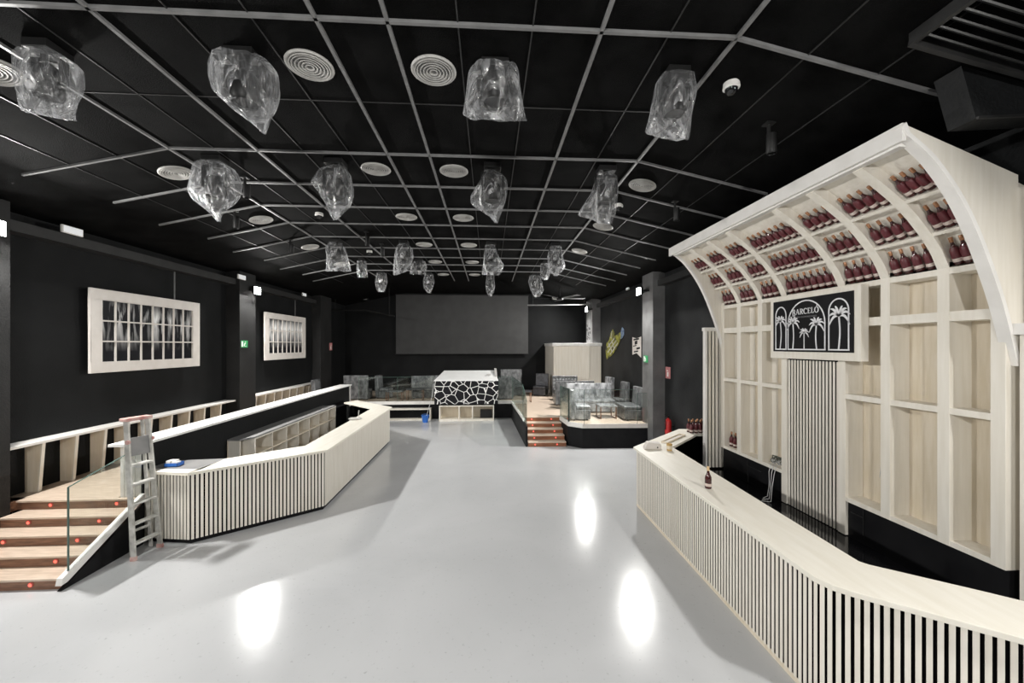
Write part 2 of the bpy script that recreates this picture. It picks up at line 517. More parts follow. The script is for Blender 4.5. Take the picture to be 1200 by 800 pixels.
for x in (RL, -3.18, -1.42, -0.84, 0.96, RR):
    yend = {RL: 15.6, -3.18: 13.9, -1.42: 16.4, -0.84: 16.4, 0.96: 16.4, RR: 14.5}[x]
    mb = MB(); mb.box(x - .016, x + .016, -1, yend, CZ - .028, CZ + .01); trim(mb)
for i, y in enumerate([0.9, 3.32, 5.62, 6.73, 7.8, 8.87, 9.95, 11.0, 12.1, 13.2, 14.3]):
    xl, xr = -6.2 + (.15 if i % 2 else 0), 4.12 if i < 3 else 4.3
    mb = MB()
    path = [(xl, cz(xl)), (RL, CZ), (RR, CZ), (xr, cz(xr))]
    w_ = .016
    for (xa, za), (xb, zb) in zip(path[:-1], path[1:]):
        mb.extr([(xa, y - w_, za - .028), (xb, y - w_, zb - .028), (xb, y - w_, zb + .01), (xa, y - w_, za + .01)], (0, 2 * w_, 0))
    trim(mb)
for x in (-5.6, -5.0, -3.75, -2.57, -1.95, -0.26, 0.37, 1.56, 2.8, 3.45):
    mb = MB(); z = cz(x); mb.box(x - .006, x + .006, 1, 15.5, z - .008, z + .01); trim(mb, 'seam')
for y in (4.45, 2.1):
    mb = MB(); mb.box(RL, RR, y - .006, y + .006, CZ - .008, CZ + .01); trim(mb, 'seam')

# pillars
for k, (x0, x1, y0, y1, m) in enumerate([(XL, -6.93, 5.25, 6.13, 'pillar_left'), (XL, -6.93, 11.4, 12.15, 'pillar_left'), (XL, -6.93, 16.7, 17.8, 'pillar_left'),
                          (4.65, XR, 10.95, 11.72, 'pillar'), (4.62, XR, 17.45, 18.5, 'pillar')]):
    mb = MB(); mb.box(x0, x1, y0, y1, 0, cz((x0 + x1) / 2)); o = struct('pillar', mb, m)
# cable tray along the top of the side walls
t = thing('cable_tray', 'long black cable tray running along the top of the left wall', 'cable tray', (-7.15, 3, 4.72))
for ya_, yb_ in ((-1, 5.24), (6.14, 11.39), (12.16, 16.5)):
    mb = MB(); mb.box(-7.295, -7.02, ya_, yb_, 4.70, 4.74); mb.box(-7.04, -7.02, ya_, yb_, 4.74, 4.86); mb.build('tray', 'tray', t)
t = thing('cable_tray', 'black cable tray running along the top of the right wall behind the pillar lamp', 'cable tray', (4.85, 12, 4.72))
for ya_, yb_ in ((8.2, 10.94), (11.73, 17.3)):
    mb = MB(); mb.box(4.78, 4.995, ya_, yb_, 4.70, 4.74); mb.box(4.78, 4.80, ya_, yb_, 4.74, 4.86); mb.build('tray', 'tray', t)

# ------------------------------------------------------------------ raised platforms
PZ = 0.7
mb = MB(); mb.prism([(XL, 6.32), (-5.62, 6.32), (-5.62, 16.4), (XL, 16.4)], 0, PZ - .03); struct('platform_left_base', mb, 'black')
mb = MB(); mb.prism([(XL, 6.32), (-5.62, 6.32), (-5.62, 16.4), (XL, 16.4)], PZ - .03, PZ); struct('platform_left_floor', mb, 'tread')
mb = MB(); mb.prism([(XL, 16.4), (0.95, 16.4), (1.13, 12.75), (2.28, 12.7), (2.36, 11.72), (2.73, 11.38), (4.65, 11.33), (4.65, 11.72), (5.0, 11.72), (5.0, YB), (XL, YB)], 0, PZ - .1)
struct('platform_back_base', mb, 'black')
mb = MB(); mb.prism([(XL, 16.4), (0.95, 16.4), (1.13, 12.75), (2.28, 12.7), (2.36, 11.72), (2.73, 11.38), (4.65, 11.33), (4.65, 11.72), (5.0, 11.72), (5.0, YB), (XL, YB)], PZ - .1, PZ)
struct('platform_back_floor', mb, 'tread_r')


def rail_strip(mb, pts, z0, z1, w=.05):
    for a, b in zip(pts[:-1], pts[1:]):
        mb.bar((a[0], a[1], (z0 + z1) / 2), (b[0], b[1], (z0 + z1) / 2), w, z1 - z0)


# white base trims of the platforms
for pts in ([(-5.3, 16.36), (0.97, 16.36)], [(2.31, 12.65), (2.38, 11.68), (2.74, 11.35)], ):
    mb = MB(); rail_strip(mb, pts, PZ - .1, PZ + .03, .06); trim(mb, 'white_paint')
mb = MB(); rail_strip(mb, [(2.74, 11.35), (4.64, 11.30)], PZ - .1, PZ + .02, .05); trim(mb, 'frame_paint')


# ------------------------------------------------------------------ stairs
def step_light(mb_ring, mb_lens, x, y, z):
    mb_ring.lathe([(0.0, 0), (0.032, 0), (0.032, -.012), (0.024, -.014)], (x, y, z), 14, 'y')
    mb_lens.lathe([(0.0, -.018), (0.014, -.017), (0.024, -.012), (0.024, -.002), (0, -.002)], (x, y, z), 14, 'y')


def staircase(name, label, xs0, xs1, y0, run, n, rise, mats, lights, loc):
    t = thing(name, label, 'staircase', loc)
    for i in range(n):
        x0, x1 = (xs0 if xs0 > 0 or i == n - 1 else -6.92), xs1
        y = y0 + i * run
        yb = y0 + (n - 1) * run + .04 if i == n - 1 else y + run + .02
        b = MB(); b.box(x0, x1, y, y + .03, i * rise, (i + 1) * rise - .028); ri = b.build('riser', mats[1], t)
        if i < n - 1 or True:
            b = MB(); b.box(x0, x1, y - .02, yb, (i + 1) * rise - .028, (i + 1) * rise); b.build('tread', mats[0], t, bevel=.004)
        for lx in lights[i]:
            a, c = MB(), MB(); step_light(a, c, lx, y, (i + .47) * rise)
            r = a.build('step_light', 'step_red_ring', t, smooth=True); c.build('lens', 'step_red', r, smooth=True)
    return t


ty = [5.18 + i * .275 for i in range(5)]


def lx_at(u, y):  # world x of a pixel column on plane y
    return pix_y(u, 600, y).x


lit = [[36.5], [66], [4.5, 91.5], [34, 117], [60, 137.5]]
st = staircase('staircase', 'wooden staircase with red step lights at the left, leading up to the left platform', XL + .01, -5.27, 5.18, .275, 5, .14,
               ('tread', 'riser'), [[lx_at(u, ty[i]) for u in r] for i, r in enumerate(lit)], (-6.3, 5.2, 0))
# stringer on the open side
b = MB(); b.extr([(-5.27, 5.13, 0), (-5.27, 6.28, 0), (-5.27, 6.28, .60), (-5.27, 5.22, .05)], (.05, 0, 0)); b.build('stringer', 'black', st)
b = MB(); b.extr([(-5.28, 5.12, 0.07), (-5.28, 5.14, .15), (-5.28, 6.3, .76), (-5.28, 6.3, .69), (-5.28, 5.2, .08)], (.07, 0, 0)); b.build('stringer_cap', 'white_paint', st)

litr = [[lx_at(627, 11.7), lx_at(652.5, 11.7)], [lx_at(626, 11.95), lx_at(651, 11.95)], [lx_at(625, 12.2), lx_at(649.5, 12.2)],
        [lx_at(624, 12.45), lx_at(648, 12.45)], [lx_at(623, 12.7), lx_at(646, 12.7)]]
str_ = staircase('staircase', 'narrow brown staircase with red step lights, centre right, leading up to the back platform', 1.16, 2.30, 11.66, .26, 5, .14,
                 ('tread_r', 'riser_r'), litr, (1.7, 11.7, 0))
# black flank wall beside the right stairs
b = MB(); b.prism([(0.92, 16.34), (0.98, 16.34), (1.15, 11.68), (1.09, 11.68)], 0, .60)
fl = b.build('flank_wall', 'black_wall_r', str_)
b = MB(); b.strip([(0.93, 16.33, .60), (1.08, 12.75, .60), (1.10, 11.72, .16)], [(0.93, 16.33, .70), (1.08, 12.75, .70), (1.10, 11.68, .26)], (.045, 0, 0))
b.build('flank_cap', 'white_paint', str_)


# ------------------------------------------------------------------ glass railings
def glass_rail(label, panels, thick=.014, posts=(), loc=None):
    """panels: list of 4-corner polygons (3D) ; posts: list of (x,y,z0,z1)"""
    c = panels[0][0]
    t = thing('glass_railing', label, 'railing', loc or c)
    for p in panels:
        a, d = Vector(p[0]), Vector(p[1])
        n = (d - a).cross(Vector((0, 0, 1))).normalized() * thick
        b = MB(); b.extr(p, n); g = b.build('glass_pane', 'glass', t)
        e = MB(); q = [Vector(x) + n * .5 for x in p]
        e.bar(q[3], q[2], thick * 1.2, .008); e.bar(q[0], q[3], thick * 1.2, .012); e.build('edge', 'glass_edge', g)
    for (x, y, z0, z1) in posts:
        b = MB(); b.box(x - .02, x + .02, y - .02, y + .02, z0, z1); b.build('post', 'black_metal', t)
    return t


glass_rail('tall slanting glass railing panel beside the left stairs, next to the ladder',
           [[(-5.235, 5.22, .2), (-5.235, 6.28, .74), (-5.235, 6.28, 1.5), (-5.235, 5.22, 1.24)]])
GY = 16.36
glass_rail('long glass railing on the back platform, left of the cracked-pattern booth',
           [[(-5.28, GY, .71), (-3.75, GY, .71), (-3.75, GY, 1.72), (-5.28, GY, 1.72)],
            [(-3.73, GY, .71), (-2.2, GY, .71), (-2.2, GY, 1.72), (-3.73, GY, 1.72)]])
glass_rail('short glass railing right of the cracked-pattern booth, running down beside the narrow stairs',
           [[(.40, GY, .71), (.93, GY, .71), (.93, GY, 1.74), (.40, GY, 1.74)],
            [(.955, 16.3, .68), (1.10, 12.75, .68), (1.10, 12.75, 1.74), (.955, 16.3, 1.74)],
            [(1.10, 12.73, .68), (1.13, 11.7, .24), (1.13, 11.7, 1.34), (1.10, 12.73, 1.74)]])
glass_rail('angled glass railing around the front corner of the right seating platform',
           [[(2.31, 12.64, .71), (2.38, 11.7, .71), (2.38, 11.7, 1.72), (2.31, 12.64, 1.72)],
            [(2.39, 11.68, .71), (2.74, 11.36, .71), (2.74, 11.36, 1.72), (2.39, 11.68, 1.72)],
            [(2.76, 11.34, .71), (4.3, 11.31, .71), (4.3, 11.31, 1.72), (2.76, 11.34, 1.72)],
            [(4.33, 11.31, .71), (4.62, 11.30, .71), (4.62, 11.30, 1.62), (4.33, 11.31, 1.62)]], posts=[(2.385, 11.69, .7, 1.72)])


# ================================================================== LEFT BAR
O_L = [(-5.27, 6.28), (-4.49, 6.16), (-2.94, 7.38), (-3.0, 12.42), (-4.6, 14.05)]
I_L = [(-5.2, 6.3), (-4.42, 6.3), (-4.36, 6.93), (-3.49, 7.72), (-3.56, 12.2), (-4.75, 13.5)]
t = thing('bar_counter', 'angular bar counter clad in pale vertical slats in the left half of the room', 'bar counter', (-4, 9, 0))
cap = [(-4.49, 6.16), (-2.94, 7.38), (-3.0, 12.42), (-4.6, 14.05)]
cin = [(-4.42, 6.9), (-3.49, 7.72), (-3.56, 12.2), (-4.85, 13.5)]
b = MB(); b.strip([(x, y, 1.06) for x, y in cap], [(x, y, 1.06) for x, y in cin], (0, 0, .042)); b.prism([(-5.2, 6.27), (-4.49, 6.16), (-4.42, 6.34), (-5.2, 6.4)], 1.06, 1.102)
b.prism([(-4.49, 6.16), (-4.42, 6.34), (-4.42, 6.9), (-4.45, 6.7)], 1.06, 1.102)
b.build('countertop', 'wood_flat', t, bevel=.003)
b = MB(); b.prism([(-5.27, 6.4), (-4.43, 6.34), (-4.43, 6.93), (-5.27, 6.85)], 1.06, 1.098); b.build('service_flap', 'grey_top', t)


def inset(poly, d):
    out = []
    n = len(poly)
    for i, p in enumerate(poly):
        ns = []
        for a, c in ((i - 1, i), (i, i + 1)):
            if a < 0 or c >= n: continue
            dx, dy = poly[c][0] - poly[a][0], poly[c][1] - poly[a][1]
            l = math.hypot(dx, dy); ns.append((-dy / l, dx / l))
        nx, ny = sum(q[0] for q in ns), sum(q[1] for q in ns)
        l = math.hypot(nx, ny); nx, ny = nx / l, ny / l
        k = 1 / max(.5, nx * ns[0][0] + ny * ns[0][1])
        out.append((p[0] + nx * d * k, p[1] + ny * d * k))
    return out


sl = inset(O_L, .07)
b = MB(); core_o = sl; core_i = inset(O_L, .16)
b.strip([(x, y, .1) for x, y in core_o], [(x, y, .1) for x, y in core_i], (0, 0, .96)); b.build('carcass', 'void', t)
b = MB(); pl = inset(O_L, .1); pi_ = inset(O_L, .2)
b.strip([(x, y, 0) for x, y in pl], [(x, y, 0) for x, y in pi_], (0, 0, .1)); b.build('plinth', 'black', t)
b = MB()
for a, c in zip(sl[:-1], sl[1:]):
    dx, dy = c[0] - a[0], c[1] - a[1]
    slat_run(b, a, c, .07, 1.06, (dy, -dx), width=.0355, thick=.009, fit=True)
b.build('slat_cladding', 'wood', t)

# partition behind the left bar
t = thing('bar_partition', 'long black half-height partition with a white cap behind the left bar', 'partition', (-5.45, 10, 0))
b = MB(); b.box(-5.58, -5.3, 6.34, 15.3, 0, 1.49); b.build('partition_wall', 'black_wall', t)
b = MB(); b.box(-5.66, -5.22, 6.2, 15.35, 1.49, 1.53); b.build('cap', 'cloth_white', t, bevel=.003)
b = MB()
b.box(-5.58, -5.3, 6.33, 6.34, .7, 1.49); slat_run(b, (-5.6, 6.33), (-5.28, 6.33), .7, 1.49, (0, -1), pitch=.08, width=.045)
b.build('end_slats', 'white_paint', t)
b = MB(); b.box(-5.3, -5.26, 15.3, 15.36, .7, 1.49); b.build('end_post', 'white_paint', t)
# low open cabinet below the partition
t = thing('open_cabinet', 'low open shelf cabinet with grey top against the black partition of the left bar', 'cabinet', (-5.1, 10.5, 0))
b = MB(); b.prism([(-5.29, 8.3), (-5.05, 8.3), (-4.88, 8.55), (-4.88, 12.9), (-5.29, 12.9)], 1.07, 1.1); b.build('top', 'grey_top', t)
b = MB(); b.box(-5.28, -4.88, 8.5, 12.88, .70, .725); b.box(-5.28, -4.88, 8.5, 12.88, .25, .275); b.build('shelf', 'wood_warm', t)
b = MB(); b.box(-5.29, -5.27, 8.3, 12.9, 0, 1.07); b.build('back_panel', 'wood_warm', t)
b = MB(); b.box(-4.885, -4.875, 8.55, 12.9, 1.045, 1.07); b.build('front_edge', 'wood', t)
for y in (8.32, 8.55, 9.2, 9.83, 10.42, 11.03, 11.65, 12.27, 12.87):
    x1 = -5.05 if y < 8.5 else -4.88
    b = MB(); b.box(-5.28, x1, y - .012, y + .012, 0.05, 1.07); b.build('divider', 'wood', t)
b = MB(); b.box(-5.28, -4.95, 8.35, 12.85, 0, .06); b.build('plinth', 'black', t)
# low black cooler at the far end of the bar aisle
b = MB(); b.prism([(-5.28, 13.1), (-4.95, 13.0), (-4.8, 13.6), (-5.28, 14.6)], 0, 1.02)
tag(b.build('bar_fridge', 'black', bevel=.01), 'black low bar fridge at the far end behind the left bar counter', 'fridge')

# blue box with papers on the flap
p0 = (-4.98, 6.55, 1.1)
t = thing('box', 'small blue cardboard box with white packets on the grey end of the left bar', 'box', p0)
b = MB()
x, y, z = p0
b.box(x - .1, x + .1, y - .07, y + .07, z, z + .008)
for a in ((x - .1, x - .094, y - .07, y + .07), (x + .094, x + .1, y - .07, y + .07), (x - .1, x + .1, y - .07, y - .064), (x - .1, x + .1, y + .064, y + .07)):
    b.box(*a, z, z + .055)
b.build('carton', 'blue', t)
b = MB(); b.box(x - .09, x - .02, y - .055, y + .05, z + .01, z + .09); b.box(x - .01, x + .085, y - .05, y + .03, z + .01, z + .075); b.box(x - .06, x + .05, y - .02, y + .04, z + .075, z + .095)
b.build('packet', 'white_paint', t, bevel=.006)
# tap fitting / tray lying on the counter
p = (-3.45, 10.4, 1.102)
t = thing('drip_tray', 'pale oval tray with a short upright tap on the side run of the left bar', 'tray', p)
b = MB(); b.lathe([(.05, 0), (.15, 0), (.165, .03), (.15, .035), (.14, .012), (.0, .012)], p, 20); b.build('tray', 'aluminium', t, smooth=True)
b = MB(); b.tube([(p[0] + .02, p[1] + .2, p[2]), (p[0] + .02, p[1] + .2, p[2] + .16), (p[0] + .05, p[1] + .15, p[2] + .2), (p[0] + .06, p[1] + .1, p[2] + .17)], .012)
b.lathe([(.04, 0), (.04, .02), (.015, .03)], (p[0] + .02, p[1] + .2, p[2]), 12)
b.build('tap', 'aluminium', t, smooth=True)


# ------------------------------------------------------------------ ladder
def ladder():
    A0, B0 = Vector((-4.95, 5.8, 0)), Vector((-4.89, 6.17, 0))
    A1, B1 = Vector((-5.05, 5.80, 1.97)), Vector((-4.95, 6.02, 1.97))
    t = thing('stepladder', 'paint-stained aluminium stepladder standing between the left stairs and the bar', 'ladder', (-5.03, 6.08, 0))
    for a, c in ((A0, A1), (B0, B1)):
        b = MB(); b.bar(a + Vector((0, 0, .03)), c, .028, .065, up=(1, 0, 0)); l = b.build('side_rail', 'aluminium', t, bevel=.004)
        b = MB(); b.bar(a, a + (c - a) * .03, .036, .075, up=(1, 0, 0)); b.build('foot', 'ladder_red', l)
    for k, f in enumerate([.115, .255, .395, .535, .67]):
        a = A0.lerp(A1, f); c = B0.lerp(B1, f)
        b = MB(); b.bar(a, c, .09, .025); b.build('step', 'aluminium', t, bevel=.004)
    # rear frame, nearly folded
    RA0, RB0 = Vector((-5.12, 5.9, 0)), Vector((-5.15, 6.07, 0))
    b = MB(); b.bar((-5.08, 5.92, .02), (-5.10, 5.88, 1.93), .022, .04, up=(1, 0, 0)); b.build('rear_leg', 'aluminium', t)
    b = MB(); b.bar((-5.02, 6.17, .02), (-5.03, 6.03, 1.93), .022, .04, up=(1, 0, 0)); b.build('rear_leg', 'aluminium', t)
    b = MB()
    for z in (.35, 1.0): b.bar((-5.085, 5.92, z), (-5.025, 6.15, z), .02, .03)
    b.build('rear_brace', 'aluminium', t)
    a = A0.lerp(A1, .80); c = B0.lerp(B1, .80)
    b = MB(); b.bar(a, c, .02, .26); b.build('folded_platform', 'grey_top', t, bevel=.004)
    b = MB(); b.bar(A1 + Vector((0, -.06, 0)), B1 + Vector((0, .04, 0)), .13, .045); b.build('top_cap', 'ladder_red', t, bevel=.01)
    b = MB(); b.lathe([(0, 0), (.03, 0), (.03, .03), (0, .03)], A0.lerp(A1, .84) + Vector((.02, -.03, 0)), 10, 'y'); b.lathe([(0, 0), (.03, 0), (.03, .03), (0, .03)], B0.lerp(B1, .84) + Vector((.02, 0, 0)), 10, 'y')
    b.build('hinge', 'ladder_red', t)


ladder()


# ------------------------------------------------------------------ wall ledges with wedge brackets
def ledge(label, y0, y1, us):
    t = thing('wall_ledge', label, 'ledge', (-7.1, (y0 + y1) / 2, 1.4))
    b = MB(); b.extr([(XL, y0, 1.47), (-6.98, y0, 1.47), (-6.98, y0, 1.51), (XL, y0, 1.51)], (0, y1 - y0, 0)); b.build('ledge_top', 'white_paint', t, bevel=.003)
    for u in us:
        y = pix_x(u, 540, -7.06).y
        b = MB(); b.extr([(XL, y, .70), (-7.10, y, .70), (-7.04, y, 1.47), (XL, y, 1.47)], (0, .045, 0)); br = b.build('bracket', 'wood_warm', t)
        b = MB(); b.strip([(-7.10, y - .001, .70), (-7.04, y - .001, 1.47)], [(-7.085, y - .001, .70), (-7.025, y - .001, 1.47)], (0, .047, 0)); b.build('edging', 'wood', br)
    return t


ledge('long pale drinks ledge on wedge brackets on the left wall, nearest the stairs', 6.14, 11.3, [47, 87, 121, 148, 175, 199, 220, 238, 257])
ledge('shorter pale drinks ledge on wedge brackets on the left wall, beyond the lit pillar', 12.2, 16.69, [299, 310, 320.5, 329.5, 338.5, 347, 355, 361, 368])
b = MB(); b.box(XL, -7.0, 5.62, 6.4, .56, .70); struct('trim_step_end', b, 'riser')

# ------------------------------------------------------------------ window-style pictures
def window_picture(label, y0, y1, z0, z1, my, mz0, mz1, artseed, amt):
    X = XL + .10
    t = thing('window_picture', label, 'picture', (X, (y0 + y1) / 2, z0))
    iy0, iy1, iz0, iz1 = y0 + my, y1 - my, z0 + mz0, z1 - mz1
    b = MB(); b.box(X, X + .05, y0, y1, z0, iz0); b.box(X, X + .05, y0, y1, iz1, z1); b.box(X, X + .05, y0, iy0, iz0, iz1); b.box(X, X + .05, iy1, y1, iz0, iz1)
    b.build('frame', 'frame_paint', t, bevel=.004)
    b = MB()
    for k in range(1, 8):
        y = iy0 + (iy1 - iy0) * k / 8; b.box(X + .01, X + .035, y - .013, y + .013, iz0, iz1)
    for k in (1, 2):
        z = iz0 + (iz1 - iz0) * k / 3; b.box(X + .011, X + .044, iy0, iy1, z - .013, z + .013)
    b.build('glazing_bars', 'frame_paint', t)
    b = MB(); b.box(X + .002, X + .01, iy0 - .02, iy1 + .02, iz0 - .02, iz1 + .02)
    b.build('picture', art_mat('art_%d' % artseed, artseed, 0.93, amt), t)
    b = MB(); ym = y0 + (y1 - y0) * .72; b.bar((X + .02, ym, z1), (X + .02, ym, 4.695), .02, .02); b.build('hanging_rod', 'grid', t)
    b = MB(); b.bar((XL, y0 - .05, z0 + .02), (XL, y0 + .1, z0 + .02), .02, .03)
    b.box(XL, X, y0 + .3, y0 + .36, z0 + .2, z0 + .26); b.box(XL, X, y1 - .36, y1 - .3, z1 - .26, z1 - .2); b.build('wall_bracket', 'gold', t)
    return t


window_picture('large white window-frame picture on the left wall with glowing drips on black, nearer one', 7.52, 10.2, 2.5, 4.05, .22, .2, .2, 3, .02)
window_picture('smaller-looking far white window-frame picture on the left wall, filled with grey rays', 13.06, 15.85, 2.53, 4.09, .24, .22, .2, 8, .17)


# ------------------------------------------------------------------ floodlights
def floodlight(x, y, z, dx, pf, label):
    t = thing('floodlight', label, 'floodlight', (x, y, z))
    D = Vector((dx, 0 if dx else 1, 0)); U = Vector((0, 0, 1)); T = D.cross(U); c = Vector((x, y, z))

    def blk(b, d0, d1, t0, t1, z0, z1):
        b.extr([c + D * d0 + T * t0 + U * z0, c + D * d0 + T * t1 + U * z0, c + D * d0 + T * t1 + U * z1, c + D * d0 + T * t0 + U * z1], D * (d1 - d0))
    b = MB(); blk(b, -.03, .03, -.17, .17, -.12, .12)
    for k in range(7): blk(b, -.05, -.02, -.15 + k * .05 - .008, -.15 + k * .05 + .008, -.1, .1)
    b.build('housing', 'black_metal', t, bevel=.006)
    b = MB(); blk(b, .028, .036, -.15, .15, -.10, .10); b.build('lens', 'lamp_lens', t)
    w = -.21 if dx == 0 else (-.10 if y > 1 else -.47) if dx > 0 else (-.21 if y > 1 else -.54)
    b = MB(); blk(b, w, 0, -.19, -.17, -.02, .02); blk(b, w, 0, .17, .19, -.02, .02); blk(b, w, w + .02, -.19, .19, -.02, .02); b.build('bracket', 'black_metal', t)
    ld = bpy.data.lights.new('floodlight_beam', 'AREA'); ld.energy = LAMP_W * pf; ld.shape = 'RECTANGLE'; ld.size = .34; ld.size_y = .26; ld.color = (1, 0.985, 0.95)
    lo = bpy.data.objects.new('floodlight_beam', ld); COL.objects.link(lo); lo.parent = t; lo.location = D * .05
    lo.rotation_euler = (D - U * (LAMP_TILT if dx else .35)).to_track_quat('-Z', 'Y').to_euler()


names = ['glaring white floodlight high on the left edge pillar', 'glaring white floodlight on the pillar between the two window pictures',
         'glaring white floodlight on the right wall pillar above the glass platform', 'glaring white floodlight at the back right above the wooden cabin',
         'white floodlight high on the left wall behind the camera', 'white floodlight high on the right wall behind the camera', 'added fill floodlight on the unseen wall behind the camera, facing the bar']
for (x, y, z, dx, pf), nm in zip(LAMPS, names):
    floodlight(x, y, z, dx, pf, nm)

# emergency lights
for (u, v, X, L_, s) in ((86, 270, -7.0, 'white rectangular emergency light high on the left wall, nearest the camera', 1), (284, 324.5, -6.9, 'small white emergency light just above the left pillar floodlight', 1),
                         (357, 345, -7.0, 'tiny white emergency light high on the left wall beyond the far picture', .9), (735, 337.5, 4.95, 'tiny white emergency light beside the right pillar floodlight', .8)):
    p = pix_x(u, v, X)
    t = thing('emergency_light', L_, 'emergency light', p)
    sg = 1 if X < 0 else -1
    b = MB(); b.box(p.x - .04 * s, p.x + .0, p.y - .17 * s, p.y + .17 * s, p.z - .07 * s, p.z + .06 * s) if sg > 0 else b_ if False else None
    if sg < 0: b.box(p.x, p.x + .04, p.y - .17 * s, p.y + .17 * s, p.z - .07, p.z + .06)
    b.build('body', 'white_paint', t, bevel=.01)
    b = MB(); xx = p.x + sg * .004; b.box(min(p.x, xx), max(p.x, xx), p.y - .15 * s, p.y + .15 * s, p.z - .055 * s, p.z + .045 * s); b.build('cover', 'em_light', t, bevel=.001)


# exit signs and fire signs
def exit_sign(p, axis, label, w=.3, h=.2):
    t = thing('exit_sign', label, 'sign', p)
    x, y, z = p
    s = 1 if axis > 0 else -1
    b = MB(); b.box(min(x, x + s * .012), max(x, x + s * .012), y - w / 2, y + w / 2, z - h / 2, z + h / 2); b.build('plate', 'green', t)
    b = MB(); x1 = x + s * .012; xa, xb = min(x1, x1 + s * .003), max(x1, x1 + s * .003)
    b.box(xa, xb, y - s * .10 - .035, y - s * .10 + .035, z - h * .38, z + h * .38)
    b.box(xa, xb, y + .035 - .012, y + .035 + .02, z + .04, z + .07)       # head
    b.box(xa, xb, y - .01, y + .05, z - .01, z + .03)                       # torso
    b.box(xa, xb, y - .03, y + .005, z - .065, z - .005); b.box(xa, xb, y + .03, y + .075, z - .07, z - .05)
    b.build('pictogram', 'sign_white', t)


exit_sign(tuple(pix_x(286, 403, -6.93)), 1, 'small green emergency exit sign on the left pillar under the floodlight')
exit_sign(tuple(pix_x(757, 420.5, 4.65)), -1, 'small green emergency exit sign on the right pillar')
for (u, v, X, s, L_) in ((783, 436.5, 5.0, -1, 'faded red fire equipment sign on the right wall beside the pillar'), (387.5, 406, -6.93, 1, 'faded red fire equipment sign on the far left pillar')):
    p = pix_x(u, v, X)
    t = thing('fire_sign', L_, 'sign', p)
    b = MB(); b.box(min(p.x, p.x + s * .012), max(p.x, p.x + s * .012), p.y - .14, p.y + .14, p.z - .16, p.z + .16); b.build('plate', 'pale_red', t)
    b = MB(); xa, xb = sorted((p.x + s * .012, p.x + s * .015)); b.box(xa, xb, p.y - .04, p.y + .04, p.z - .11, p.z + .02); b.box(xa, xb, p.y - .02, p.y + .06, p.z + .04, p.z + .07); b.build('pictogram', 'sign_white', t)
# fire extinguisher
t = thing('fire_extinguisher', 'red fire extinguisher on the right wall behind the far end of the right bar', 'fire extinguisher', (4.62, 10.35, 0))
q = Vector((4.84, 10.4, .55)); t.location = q
b = MB(); b.lathe([(0, 0), (.075, 0), (.085, .02), (.085, .38), (.06, .45), (.025, .48), (.025, .5), (0, .5)], q, 16); b.build('cylinder', 'red', t, smooth=True)
b = MB(); b.box(q.x - .02, q.x + .02, q.y - .02, q.y + .02, q.z + .5, q.z + .56); b.bar((q.x, q.y, q.z + .55), (q.x - .1, q.y, q.z + .6), .02, .015); b.tube([(q.x, q.y, q.z + .53), (q.x - .09, q.y - .04, q.z + .5), (q.x - .1, q.y - .04, q.z + .2)], .012); b.build('valve', 'black_metal', t)
b = MB(); b.box(q.x + .02, XR, q.y - .03, q.y + .03, q.z + .25, q.z + .3); b.build('bracket', 'black_metal', t)

# ------------------------------------------------------------------ back wall: screen, grilles, pipes
a, c = pix_y(464, 345.5, 20.25), pix_y(619, 414, 20.25)
t = thing('projection_screen', 'large dark grey projection screen on the back wall', 'screen', (0, 20.3, c.z))
b = MB(); b.box(a.x, c.x, 20.25, 20.29, c.z, a.z); b.build('screen_cloth', 'screen', t)
b = MB(); b.box(a.x, c.x, 20.29, 20.5, c.z + .15, c.z + .3); b.box(a.x + .2, c.x - .2, 20.29, 20.5, a.z - .4, a.z - .2); b.build('wall_rail', 'black_metal', t)
b = MB(); b.box(a.x - .03, c.x + .03, 20.235, 20.295, a.z, a.z + .04); b.box(a.x - .03, c.x + .03, 20.235, 20.295, c.z - .04, c.z); b.build('border', 'black_metal', t)
for u0, v0, u1, v1, L_ in ((406, 343, 431, 351, 'white wide air grille on the back wall, left of the screen'), (647, 345, 667.5, 351, 'white wide air grille on the back wall, right of the screen')):
    a, c = pix_y(u0, v0, 19.9), pix_y(u1, v1, 19.9)
    t = thing('air_grille', L_, 'vent', (a.x, 20.2, c.z))
    b = MB(); b.box(a.x, c.x, 19.9, 19.93, c.z, c.z + .05); b.box(a.x, c.x, 19.9, 19.93, a.z - .05, a.z); b.box(a.x, a.x + .05, 19.9, 19.93, c.z, a.z); b.box(c.x - .05, c.x, 19.9, 19.93, c.z, a.z); b.build('frame', 'diff', t)
    b = MB()
    for k in range(6):
        z = c.z + .07 + (a.z - c.z - .14) * k / 5; b.box(a.x + .04, c.x - .04, 19.905, 19.93, z - .008, z + .008)
    b.build('louvres', 'diff', t)
    b = MB(); b.box(a.x, c.x, 19.93, 20.5, c.z, a.z); b.build('duct', 'black', t)
for L_, pts in (('black horizontal pipe across the upper left of the back wall', [(-7.2, 18.3, 4.62), (-5.6, 18.3, 4.62), (-4.3, 18.3, 4.35)]),
                ('thin metal truss pipe across the upper right of the back wall', [(1.75, 17.9, 4.85), (4.6, 17.9, 4.9)])):
    t = thing('ceiling_pipe', L_, 'pipe', pts[0])
    b = MB(); b.tube(pts, .03); b.build('pipe', 'grid' if pts[0][0] > 0 else 'black_metal', t, smooth=True)
    b = MB()
    for p in (pts[0], pts[-1]):
        x = p[0] + (.25 if p is pts[0] else -.25); b.tube([(x, p[1], p[2]), (x, p[1], cz(x))], .012)
    b.build('hanger', 'black_metal', t)
